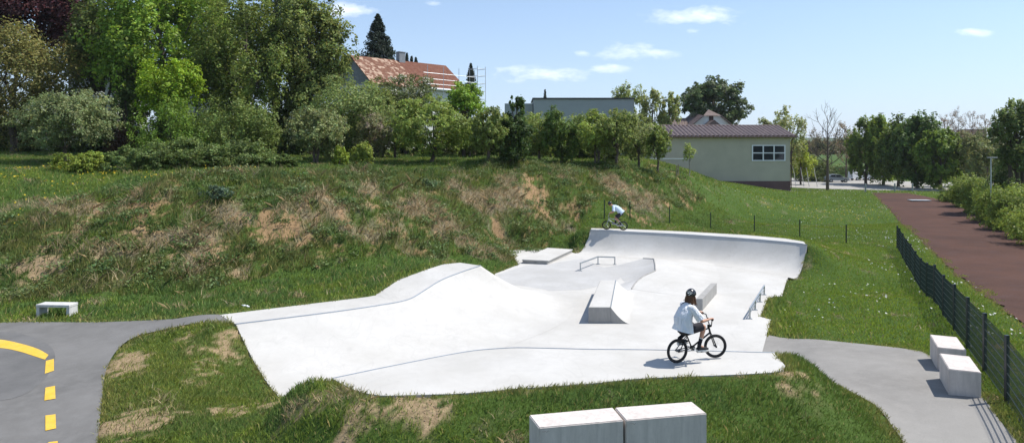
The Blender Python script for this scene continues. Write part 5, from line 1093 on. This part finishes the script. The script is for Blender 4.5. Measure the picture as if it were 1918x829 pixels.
M['helmet'] = simple('black_helmet_shell', (.014,.014,.017), .25, 0, .1, 5, 0, .6); M['sticker'] = simple('pale_sticker', (.55,.60,.58), .5)
M['pinkcloth'] = simple('pink_cloth', (.70,.20,.28), .8)
def wheel(parent, cx, Rw, axis=(0,1,0), steer=None):
    w = MB().torus((cx,0,Rw), axis, Rw-.026, .026, 40, 10).build('wheel', M['rubber'], parent, True)
    r = MB().torus((cx,0,Rw), axis, Rw-.055, .012, 40, 6); a = Vector(axis).normalized(); u = a.cross(Vector((0,0,1))).normalized(); v = a.cross(u)
    r.build('rim', M['rim_black'], w, True)
    s = MB()
    for k in range(28):
        t = 2*math.pi*k/28; d = u*math.cos(t)+v*math.sin(t); t2 = t+(.5 if k % 2 else -.5); d2 = u*math.cos(t2)+v*math.sin(t2); sd = .03 if k % 4 < 2 else -.03
        c = Vector((cx,0,Rw)); s.tube([tuple(c+d2*.018+a*sd), tuple(c+d*(Rw-.06))], .0011, 3, False)
    s.build('spokes', M['steel'], w)
    MB().tube([tuple(Vector((cx,0,Rw))-a*.06), tuple(Vector((cx,0,Rw))+a*.06)], .022, 10).build('hub', M['blackpaint'], w, True); return w
def bike(loc, rz, frame, steer, label, wb=.97, crank=-.45, hx=None):
    t = tag(empty('bmx_bike', loc, rz), label, 'bicycle'); Rw = .255; st = math.sin(steer); ct = math.cos(steer)
    wheel(t, 0, Rw); wheel(t, wb, Rw, (-st, ct, 0))
    bb = (.36,0,.29); hb, ht = (.835,0,.56), (.80,0,.68); sb = (.235,0,.56); f = MB()
    f.tube([bb, hb], .019, 8); f.tube([sb, (.80,0,.655)], .017, 8); f.tube([bb, sb], .016, 8); f.tube([hb, ht], .022, 10)
    for s_ in (-1, 1):
        f.tube([(0,s_*.058,Rw), (.20,s_*.05,.275), (bb[0],s_*.025,bb[2])], .011, 6); f.tube([(0,s_*.058,Rw), (.14,s_*.045,.42), (sb[0],s_*.015,sb[2]-.02)], .010, 6)
    f.tube([(bb[0],-.04,bb[2]), (bb[0],.04,bb[2])], .026, 10); f.build('frame', frame, t, True)
    ax = np.array([-st, ct, 0]); fw = np.array([ct, st, 0]); k = MB(); c = np.array([wb, 0, Rw])
    for s_ in (-1, 1): k.tube([tuple(c+ax*s_*.06), tuple(np.array(hb)+ax*s_*.052+np.array([.015,0,-.03])), tuple(np.array(hb)+ax*s_*.02)], .013, 8)
    k.build('fork', frame, t, True); s0 = np.array([.79,0,.70]); clamp = s0+fw*.045+np.array([0,0,.015]); h = MB()
    MB().tube([tuple(s0-np.array([0,0,.03])), tuple(s0+np.array([0,0,.03]))], .026, 8).box(tuple((s0+clamp)/2), (.07,.05,.045), math.atan2(st, ct)).build('stem', M['blackpaint'], t)
    g = {}
    for s_ in (-1, 1):
        e = clamp+ax*s_*.36-fw*.10+np.array([0,0,.20]); kn = clamp+ax*s_*.17-fw*.03+np.array([0,0,.20])
        h.tube([tuple(clamp), tuple(clamp+ax*s_*.055), tuple(kn), tuple(kn+(e-kn)*.12), tuple(e)], .0115, 8)
        MB().tube([tuple(e-(e-kn)*.62), tuple(e)], .017, 8).build('grip', M['rubber'], t, True); g[s_] = (kn+(e-kn)*.68, (e-kn)/np.linalg.norm(e-kn))
    q = [clamp+ax*s_*.125-fw*.022+np.array([0,0,.14]) for s_ in (-1, 1)]; h.tube([tuple(q[0]), tuple(q[1])], .010, 8); h.build('handlebar', frame if frame != M['silverframe'] else M['steel'], t, True)
    MB().tube([(sb[0],0,sb[2]-.02), (sb[0]-.01,0,.605)], .013, 8).build('seat_post', M['blackpaint'], t, True)
    sm = MB(); sm.add([(.08,-.06,.625),(.08,.06,.625),(.20,.055,.60),(.33,.018,.625),(.33,-.018,.625),(.20,-.055,.60),(.09,-.05,.59),(.09,.05,.59),(.20,.04,.575),(.32,.015,.60),(.32,-.015,.60),(.20,-.04,.575)],
           [(0,5,4,3,2,1),(6,7,8,9,10,11),(0,1,7,6),(1,2,8,7),(2,3,9,8),(3,4,10,9),(4,5,11,10),(5,0,6,11)]); sm.build('saddle', M['rubber'], t)
    cr = MB(); pd = {}
    for s_, ph in ((-1, crank), (1, crank+math.pi)):
        e = (bb[0]+.17*math.cos(ph), s_*.07, bb[2]+.17*math.sin(ph)); cr.tube([(bb[0],s_*.055,bb[2]), e], .011, 6)
        pd[s_] = (e[0], s_*.125, e[2]); MB().box(pd[s_], (.095,.095,.022), bev=.004).build('pedal', M['blackpaint'], t)
    cr.tube([(bb[0],-.06,bb[2]), (bb[0],.06,bb[2])], .013, 8); cr.build('crank', M['steel'], t, True)
    MB().torus((bb[0],-.042,bb[2]), (0,1,0), .055, .006, 24, 6).tube([(bb[0],-.046,bb[2]), (bb[0],-.038,bb[2])], .045, 12).build('chainring', M['blackpaint'], t)
    MB().tube([(bb[0],-.042,bb[2]+.055), (0,-.042,Rw+.022)], .004, 4).tube([(bb[0],-.042,bb[2]-.055), (0,-.042,Rw-.022)], .004, 4).build('chain', M['blackpaint'], t)
    return t, g, pd
def skin_mesh(name, V, E, Rr, mat, parent, sub=2, root=0):
    me = bpy.data.meshes.new(name+'_skel'); me.from_pydata([tuple(map(float, v)) for v in V], E, []); o = bpy.data.objects.new(name, me); COL.objects.link(o)
    sk = o.modifiers.new('skin', 'SKIN'); sk.use_smooth_shade = True; sk.branch_smoothing = .4
    lay = me.skin_vertices[0] if me.skin_vertices else None
    if lay is None:
        bpy.context.view_layer.objects.active = o; bpy.ops.mesh.customdata_skin_add(); lay = me.skin_vertices[0]
    for i, r in enumerate(Rr): lay.data[i].radius = (r, r) if not isinstance(r, tuple) else r; lay.data[i].use_root = (i == root)
    ss = o.modifiers.new('sub', 'SUBSURF'); ss.levels = sub; ss.render_levels = sub
    dg = bpy.context.evaluated_depsgraph_get(); ev = o.evaluated_get(dg); m2 = bpy.data.meshes.new_from_object(ev); m2.name = name
    bpy.data.objects.remove(o); bpy.data.meshes.remove(me); m2.materials.clear(); m2.materials.append(mat); m2.shade_smooth(); o = bpy.data.objects.new(name, m2); COL.objects.link(o); o.parent = parent; return o
def add_to(o, mb):
    bm = bmesh.new(); bm.from_mesh(o.data); me = pymesh('x', mb.v, mb.f); b2 = bmesh.new(); b2.from_mesh(me); bmesh.ops.recalc_face_normals(b2, faces=b2.faces)
    b2.to_mesh(me); b2.free(); bm.from_mesh(me)
    for f in bm.faces: f.smooth = True
    bm.to_mesh(o.data); bm.free(); bpy.data.meshes.remove(me)
def rings(mb, R_, n=20, cap=True, wr=0, seed=0):
    rnd = random.Random(seed); ph = [rnd.uniform(0, 6.28) for _ in range(4)]; rows = []
    for j, (c, rx, ry, ax) in enumerate(R_):
        c = Vector(c); ax = Vector(ax).normalized(); u = Vector((0, 1, 0)); u = (u-ax*u.dot(ax)).normalized(); v = u.cross(ax); r = []
        for k in range(n):
            t = 2*math.pi*k/n; w = 1+wr*(math.sin(5*t+ph[0]+j*.5)+.6*math.sin(9*t+ph[1]-j*.8))*(1-j/len(R_)); r.append(tuple(c+u*math.cos(t)*ry*w+v*math.sin(t)*rx*w))
        rows.append(r)
    v = [p for r in rows for p in r]; f = [(i*n+k, i*n+(k+1) % n, (i+1)*n+(k+1) % n, (i+1)*n+k) for i in range(len(rows)-1) for k in range(n)]
    if cap: f.append(tuple(range((len(rows)-1)*n, len(rows)*n)))
    return mb.add(v, f)
def person(loc, rz, J, grips, label, shirt, hair_long=True, sleeve=.8, loose=1.0):
    """J: joints in the bike's own frame"""
    t = tag(empty('person', loc, rz), label, 'person'); V = []; E = []; Rr = []
    def ad(p, r, prev=None):
        V.append(tuple(p)); Rr.append(r); 
        if prev is not None: E.append((prev, len(V)-1))
        return len(V)-1
    pel = ad(J['pelvis'], (.125,.105)); sp = ad(J['spine'], (.115,.095), pel); ch = ad(J['chest'], (.125,.10), sp); nk = ad(J['neck'], .052, ch); hd = ad(J['head0'], .058, nk); ad(J['head'], .072, hd)
    for s_ in (-1, 1):
        k = 'R' if s_ < 0 else 'L'; sh = ad(J['sh'+k], .055, ch); up = (np.array(J['sh'+k])+np.array(J['el'+k]))/2; a = ad(up, .045, sh); el = ad(J['el'+k], .036, a)
        gp, gd = grips[s_]; gp = np.array(gp); e_ = np.array(J['el'+k]); dirf = (gp-e_)/np.linalg.norm(gp-e_); wr_ = gp-dirf*.085+np.array([0,0,.022]); m_ = (e_+wr_)/2
        a = ad(m_, .034, el); w = ad(wr_, .023, a); palm = ad(gp-dirf*.028+np.array([0,0,.028]), (.030,.020), w)
        for q in range(4):
            off = np.array(gd)*(q-1.5)*.019; b0 = gp+off+np.array([0,0,.027])+dirf*.008; Lf = (.9,1,.97,.82)[q]
            i = ad(b0, .0085, palm); i = ad(gp+off+dirf*.030*Lf+np.array([0,0,.012]), .008, i); i = ad(gp+off+dirf*.022+np.array([0,0,-.018*Lf]), .0075, i); ad(gp+off-dirf*.004+np.array([0,0,-.024*Lf]), .007, i)
        tb = ad(gp-np.array(gd)*.040-dirf*.02+np.array([0,0,.008]), .010, palm); ad(gp-np.array(gd)*.034+dirf*.012+np.array([0,0,-.012]), .0085, tb)
        hp_ = ad(J['hip'+k], .092, pel); kn = np.array(J['kn'+k]); md = (np.array(J['hip'+k])+kn)/2; a = ad(md, .074, hp_); b = ad(kn, .054, a); an = np.array(J['an'+k]); cf = kn+(an-kn)*.33; a = ad(cf, .053, b); a = ad(kn+(an-kn)*.72, .038, a); a = ad(an, .032, a); ft = np.array(J['toe'+k]); ad(ft, .028, a)
    body = skin_mesh('body', V, E, Rr, M['skin'], t)
    # head: skull, jaw, nose, ears, neck
    hc = Vector(J['head']); fx = Vector(J['face']).normalized(); sy = Vector((0,0,1)).cross(fx).normalized(); uz = fx.cross(sy); Mx = Matrix((fx, sy, uz)).transposed(); hm = MB()
    hm.ball(hc, (.092,.074,.112), 20, 14, Mx); hm.ball(hc+fx*.03-uz*.06, (.055,.052,.05), 14, 10, Mx); hm.ball(hc+fx*.096-uz*.015, (.016,.013,.024), 8, 6, Mx)
    for s_ in (-1, 1): hm.ball(hc+sy*s_*.076-uz*.01-fx*.005, (.016,.008,.028), 8, 6, Mx)
    add_to(body, hm)
    for s_ in (-1, 1): MB().ball(hc+fx*.082+sy*s_*.031+uz*.008, .010, 8, 6).build('eye', M['dark'], t, True)
    MB().ball(hc+fx*.083-uz*.058, (.006,.022,.005), 8, 4, Mx).build('mouth', simple('lips', (.35,.12,.10), .6), t, True)
    # hair
    hr = MB(); rnd = random.Random(5)
    for k in range(150 if hair_long else 60):
        a = rnd.uniform(math.radians(75), math.radians(285)); d = fx*math.cos(a)*.088+sy*math.sin(a)*.078; z0 = rnd.uniform(-.01, .05); L = rnd.uniform(.15, .25) if hair_long else rnd.uniform(.06, .10)
        p0 = hc+d+uz*z0; pts = [p0, p0+d*.12-uz*L*.35, p0+d*rnd.uniform(.15,.35)-Vector((0,0,L*.7))+sy*rnd.gauss(0,.012), p0+d*rnd.uniform(.2,.65)-Vector((0,0,L))+sy*rnd.gauss(0,.02)]
        hr.tube([tuple(p) for p in pts], [.011,.012,.010,.003], 5)
    hr.build('hair', M['hair'], t, True)
    hl = MB(); vs = []; n, mr = 24, 9
    for j in range(mr+1):
        ph = (math.pi*.56)*j/mr
        for i in range(n):
            th = 2*math.pi*i/n; drop = 1.0
            p = fx*math.sin(ph)*math.cos(th)*.122+sy*math.sin(ph)*math.sin(th)*.103+uz*(math.cos(ph)*.112+(.012 if math.cos(th) < 0 else 0)*-1*(ph/1.7)); vs.append(tuple(hc+uz*.022+p))
    fs = [(j*n+i, (j+1)*n+i, (j+1)*n+(i+1) % n, j*n+(i+1) % n) for j in range(mr) for i in range(n)]+[tuple(range(mr*n, mr*n+n))]
    hl.add(vs, fs); hel = hl.build('helmet', M['helmet'], t, True)
    if hair_long:   # pale irregular sticker on the back of the shell and vent holes
        for (a, e_, w_, h_) in ((205,10,.018,.020),(192,-2,.030,.012),(215,-8,.024,.014),(228,4,.014,.018),(180,12,.012,.012),(203,-20,.03,.008)):
            a = math.radians(a); e_ = math.radians(e_+12); d = (fx*math.cos(a)*math.cos(e_)*.122+sy*math.sin(a)*math.cos(e_)*.103+uz*math.sin(e_)*.112); MB().ball(hc+uz*.022+d*1.0, (w_*.75,w_*.75,h_*.8), 8, 6).build('sticker', M['sticker'], hel, True)
    # shirt
    s = MB(); c = [np.array(J[k]) for k in ('pelvis','spine','chest','neck')]; up = np.array(J['neck'])-np.array(J['pelvis']); bk = np.array([-up[2], 0, up[0]]); bk /= np.linalg.norm(bk); lo = loose
    R_ = [(c[0]+bk*.02-up*.14, .20*lo, .235*lo, up), (c[0]+bk*.015+up*.06, .185*lo, .215*lo, up), (c[1]+bk*.015, .170*lo, .21*lo, up), ((c[1]+c[2])/2+bk*.01, .158, .205, up), (c[2], .140, .20, up), (c[2]*.5+c[3]*.5+np.array([0,0,.0]), .105, .155, up), (c[3]-up*.02, .068, .08, up)]
    rings(s, R_, 28, True, .035, 3)
    for s_ in (-1, 1):
        k = 'R' if s_ < 0 else 'L'; a = np.array(J['sh'+k]); b = np.array(J['el'+k]); d = b-a; inn = a+(np.array(J['chest'])-a)*.35+np.array([0,0,.01])
        s.tube([tuple(inn), tuple(a+np.array([0,0,.0])), tuple(a+d*.45*sleeve), tuple(a+d*sleeve)], [.085,.080,.080,.088], 14, False)
    s.build('shirt', shirt, t, True)
    # shorts, socks, shoes
    s = MB(); rings(s, [(J['pelvis']+np.array([0,0,-.10]), .13, .15, (0,0,1)), (J['pelvis'], .140, .160, (0,0,1)), (J['pelvis']+up*.18, .125, .15, up)], 18, True)
    for s_ in (-1, 1):
        k = 'R' if s_ < 0 else 'L'; a = np.array(J['hip'+k]); b = np.array(J['kn'+k]); s.tube([tuple(a+np.array([-.02,0,.02])), tuple(a+(b-a)*.4), tuple(a+(b-a)*.86)], [.112,.10,.092], 14)
    s.build('shorts', M['shorts'], t, True)
    for s_ in (-1, 1):
        k = 'R' if s_ < 0 else 'L'; kn = np.array(J['kn'+k]); an = np.array(J['an'+k]); toe = np.array(J['toe'+k]); q = kn+(an-kn)*.62
        so_ = MB().tube([tuple(q), tuple(kn+(an-kn)*.85), tuple(an)], [.046,.040,.040], 10).build('sock', M['sock'], t, True); MB().tube([tuple(q), tuple(q+(an-kn)*.04)], [.0475,.047], 10).build('band', M['sole'], so_, True)
        d = toe-an; d[2] = 0; d /= np.linalg.norm(d); base = np.array([an[0], an[1], min(an[2]-.06, toe[2]-.01)]); z_ = toe[2]-.035
        h = np.array([an[0], an[1], z_])-d*.055; tp = h+d*.27
        sh_ = MB(); pts = [tuple(h+np.array([0,0,.035])), tuple(h+d*.05+np.array([0,0,.055])), tuple(h+d*.13+np.array([0,0,.048])), tuple(h+d*.21+np.array([0,0,.032])), tuple(tp+np.array([0,0,.028]))]
        sh_.tube(pts, [.036,.046,.043,.042,.022], 12); sh_.tube([tuple(h+d*.055+np.array([0,0,.05])), (an[0],an[1],an[2]+.02)], [.046,.042], 12)
        so2 = sh_.build('shoe', M['shoe'], t, True); MB().tube([tuple(h), tuple(h+d*.06), tuple(h+d*.20), tuple(tp+d*.005)], [.034,.040,.043,.024], 12).build('sole', M['sole'], so2, True)
        so2.scale = (1,1,1)
    return t
# near rider
b0 = P(1268.6, 680.3, .25); rz_ = math.atan2(.36, .921)
b0 = (b0[0], b0[1], .262)
bk_, g, pd = bike(b0, rz_, M['blackpaint'], R(-15), 'black bmx bike with thick black tyres, ridden across the front platform', wb=.97, crank=-.35)
A3 = np.array
J = dict(pelvis=A3([.17,0,.73]), spine=A3([.15,0,.90]), chest=A3([.22,0,1.10]), neck=A3([.30,0,1.25]), head0=A3([.32,0,1.32]), head=A3([.35,.01,1.405]), face=(.92,.30,-.12), shR=A3([.26,-.175,1.155]), shL=A3([.28,.175,1.165]), elR=A3([.41,-.29,.90]), elL=A3([.54,.29,.95]),
         hipR=A3([.20,-.095,.69]), hipL=A3([.20,.095,.69]), knR=A3([.585,-.13,.765]), knL=A3([.52,.14,.70]), anR=A3([pd[-1][0]-.06,-.13,pd[-1][2]+.125]), toeR=A3([pd[-1][0]+.08,-.14,pd[-1][2]+.045]), anL=A3([pd[1][0]-.05,.13,pd[1][2]+.125]), toeL=A3([pd[1][0]+.09,.14,pd[1][2]+.045]))
person(b0, rz_, J, g, 'person with long brown hair, black helmet and loose white shirt, sitting on the black bike', M['shirt'], True, .86, 1.06)
# far rider
b1_ = PY(1167.4, 431.4, 38.46); b1_ = (b1_[0], b1_[1], ZD+.012); rz2 = math.atan2(.3, -.93)
bk_, g, pd = bike(b1_, rz2, M['silverframe'], R(8), 'silver framed bmx bike with black wheels on the far quarter pipe deck', wb=.95, crank=.15)
J = dict(pelvis=A3([.12,0,.98]), spine=A3([.24,0,1.12]), chest=A3([.44,0,1.28]), neck=A3([.62,0,1.37]), head0=A3([.68,0,1.41]), head=A3([.76,0,1.475]), face=(.85,0,-.5), shR=A3([.52,-.18,1.30]), shL=A3([.52,.18,1.30]), elR=A3([.50,-.32,1.04]), elL=A3([.50,.32,1.04]),
         hipR=A3([.15,-.095,.93]), hipL=A3([.15,.095,.93]), knR=A3([.47,-.15,.72]), knL=A3([.36,.15,.66]), anR=A3([pd[-1][0]-.07,-.13,pd[-1][2]+.125]), toeR=A3([pd[-1][0]+.07,-.14,pd[-1][2]+.045]), anL=A3([pd[1][0]-.06,.13,pd[1][2]+.125]), toeL=A3([pd[1][0]+.08,.14,pd[1][2]+.045]))
person(b1_, rz2, J, g, 'person in a pale blue shirt, black helmet and dark shorts, crouching over the silver bike', M['shirt2'], False, .9, .95)
# walker in pink under the maples
a = at(1757, 112); t = tag(empty('person', a, 1.2), 'tiny figure in a pink top standing under the maple row', 'person')
V = [(0,0,.92),(0,0,1.15),(0,0,1.38),(0,0,1.5),(0,0,1.62)]; E = [(0,1),(1,2),(2,3),(3,4)]; Rr = [.13,.11,.13,.05,.085]
for s_ in (-1, 1):
    n0 = len(V); V += [(0,s_*.17,1.36),(.02,s_*.22,1.1),(.1,s_*.22,.88),(.12,s_*.22,.8),(0,s_*.09,.85),(.02*s_,s_*.1,.48),(.0,s_*.1,.08),(.12,s_*.11,.04)]; E += [(2,n0),(n0,n0+1),(n0+1,n0+2),(n0+2,n0+3),(0,n0+4),(n0+4,n0+5),(n0+5,n0+6),(n0+6,n0+7)]; Rr += [.055,.042,.03,.03,.09,.055,.04,.035]
b_ = skin_mesh('body', V, E, Rr, M['skin'], t); MB().ball((-.02,0,1.66), (.1,.09,.1), 10, 8).build('hair', M['hair'], t, True)
s = MB(); rings(s, [((0,0,.88),.14,.18,(0,0,1)),((0,0,1.15),.13,.17,(0,0,1)),((0,0,1.38),.13,.19,(0,0,1)),((0,0,1.48),.06,.07,(0,0,1))], 14); s.tube([(0,-.17,1.38),(.02,-.23,1.12)], .07, 8).tube([(0,.17,1.38),(.02,.23,1.12)], .07, 8); s.build('shirt', M['pinkcloth'], t, True)
s = MB(); s.tube([(0,-.09,.92),(0,-.1,.1)], [.1,.06], 8).tube([(0,.09,.92),(0,.1,.1)], [.1,.06], 8); s.build('trousers', M['shorts'], t, True)
# ------------------------------------------------------------------ light, sky, camera
SUN_EL = R(56.5); sv = Vector((.83, .19, 0)).normalized()*math.cos(SUN_EL); sv.z = math.sin(SUN_EL)
sl = bpy.data.lights.new('sun', 'SUN'); sl.energy = 5.0; sl.angle = R(.53); sl.color = (1, .96, .90)
so_ = bpy.data.objects.new('sun', sl); COL.objects.link(so_); so_.rotation_euler = (-sv).to_track_quat('-Z', 'Y').to_euler(); so_.location = (30, 0, 60)
w = bpy.data.worlds.new('World'); scene.world = w; w.use_nodes = True; n = w.node_tree.nodes; l = w.node_tree.links
bg = n['Background']; bg.inputs['Strength'].default_value = SKY_STR if 'SKY_STR' in globals() else .14
sky = n.new('ShaderNodeTexSky'); sky.sky_type = 'NISHITA'; sky.sun_disc = False; sky.sun_elevation = SUN_EL; sky.sun_rotation = math.atan2(sv.x, sv.y)
sky.air_density = 1.0; sky.dust_density = .25; sky.ozone_density = 1.6; sky.altitude = 300
tc = n.new('ShaderNodeTexCoord'); sep = n.new('ShaderNodeSeparateXYZ'); l.new(tc.outputs['Generated'], sep.inputs[0])
def wm(op, a, b=0.0, c=None, clamp=False):
    q = n.new('ShaderNodeMath'); q.operation = op; q.use_clamp = clamp
    for i, x in enumerate((a, b) if c is None else (a, b, c)):
        if isinstance(x, (int, float)): q.inputs[i].default_value = x
        else: l.new(x, q.inputs[i])
    return q.outputs[0]
# small fair-weather clouds: direction of each in the sky (azimuth ratio x/y, elevation ratio z/y), size
ymax = wm('MAXIMUM', sep.outputs[1], .05); u = wm('DIVIDE', sep.outputs[0], ymax); v_ = wm('DIVIDE', sep.outputs[2], ymax)
comb = n.new('ShaderNodeCombineXYZ'); l.new(u, comb.inputs[0]); l.new(v_, comb.inputs[1])
mp = n.new('ShaderNodeMapping'); l.new(comb.outputs[0], mp.inputs[0]); mp.inputs['Scale'].default_value = (1, 2.4, 1)
nz = n.new('ShaderNodeTexNoise'); nz.inputs['Scale'].default_value = 17; nz.inputs['Detail'].default_value = 9; nz.inputs['Roughness'].default_value = .62; l.new(mp.outputs[0], nz.inputs['Vector'])
CL = [(650,22,62,16,1.0),(668,30,40,8,.7),(1010,138,105,20,.85),(960,132,50,10,.4),(1070,150,60,8,.4),(1140,129,42,10,.85),(1190,99,72,17,1.0),(1205,92,38,9,.6),(1090,99,22,9,.7),(1308,29,90,20,1.0),(1340,20,55,10,.8),(1262,35,36,9,.5),(1298,57,24,9,.8),(1820,60,46,9,.8),(1280,84,18,6,.35),(812,8,22,7,.7),(1060,80,12,4,.4),(1150,165,30,10,.4),(1410,45,22,6,.25),(1540,240,40,12,.5),(740,60,30,8,.3),(2150,120,90,20,.8),(300,-150,120,40,.9)]
tot = None
for cx, cy, rx, ry, s in CL:
    du = wm('DIVIDE', wm('SUBTRACT', u, (cx-CX)/F0), rx/F0); dv = wm('DIVIDE', wm('SUBTRACT', v_, (HZ-cy)/F0), ry/F0)
    d2 = wm('ADD', wm('MULTIPLY', du, du), wm('MULTIPLY', dv, dv)); g = wm('MULTIPLY', wm('EXPONENT', wm('MULTIPLY', d2, -1.0)), s)
    tot = g if tot is None else wm('MAXIMUM', tot, g)
cov = wm('MULTIPLY', wm('SUBTRACT', wm('ADD', tot, wm('MULTIPLY', wm('SUBTRACT', nz.outputs['Fac'], .5), 2.6)), .40), .85, clamp=True)
cov = wm('MULTIPLY', cov, wm('MULTIPLY', wm('MULTIPLY', tot, 2.2, clamp=True), .8))
el = n.new('ShaderNodeMapRange'); l.new(v_, el.inputs[0]); el.inputs[1].default_value = -.02; el.inputs[2].default_value = .20; el.inputs[3].default_value = .75; el.inputs[4].default_value = .3
hz_m = n.new('ShaderNodeMix'); hz_m.data_type = 'RGBA'; l.new(el.outputs[0], hz_m.inputs[0]); l.new(sky.outputs[0], hz_m.inputs[6]); hz_m.inputs[7].default_value = (3.0, 3.85, 5.6, 1)
mx = n.new('ShaderNodeMix'); mx.data_type = 'RGBA'; l.new(cov, mx.inputs[0]); l.new(hz_m.outputs[2], mx.inputs[6]); mx.inputs[7].default_value = (8.8, 9.0, 9.6, 1)
l.new(mx.outputs[2], bg.inputs[0])
cam = bpy.data.cameras.new('camera'); co = bpy.data.objects.new('camera', cam); COL.objects.link(co); co.location = (0, 0, HC); co.rotation_euler = (R(90), 0, 0)
cam.sensor_width = 36; cam.lens = 36*F0/1918; cam.shift_y = -(414.5-HZ)/1918; cam.clip_end = 9000; cam.clip_start = .1; scene.camera = co
scene.view_settings.view_transform = 'Standard'; scene.view_settings.look = 'None'; scene.view_settings.gamma = 1; scene.view_settings.exposure = .3
scene.view_settings.use_curve_mapping = False
scene.cycles.max_bounces = 6; scene.cycles.transparent_max_bounces = 6; scene.cycles.transmission_bounces = 3

hm = bpy.data.materials.new('haze'); hm.use_nodes = True; hn = hm.node_tree.nodes; hn.remove(hn['Principled BSDF']); pv = hn.new('ShaderNodeVolumePrincipled')
pv.inputs['Color'].default_value = (.80,.87,.95,1); pv.inputs['Density'].default_value = .00012; pv.inputs['Anisotropy'].default_value = .2; hm.node_tree.links.new(pv.outputs[0], hn['Material Output'].inputs['Volume'])
hz_o = MB().box((100, 1900, 38), (6600, 4200, 90)).build('haze', hm); tag(hz_o, 'thin pale summer haze over the far hills', 'haze', kind='stuff')
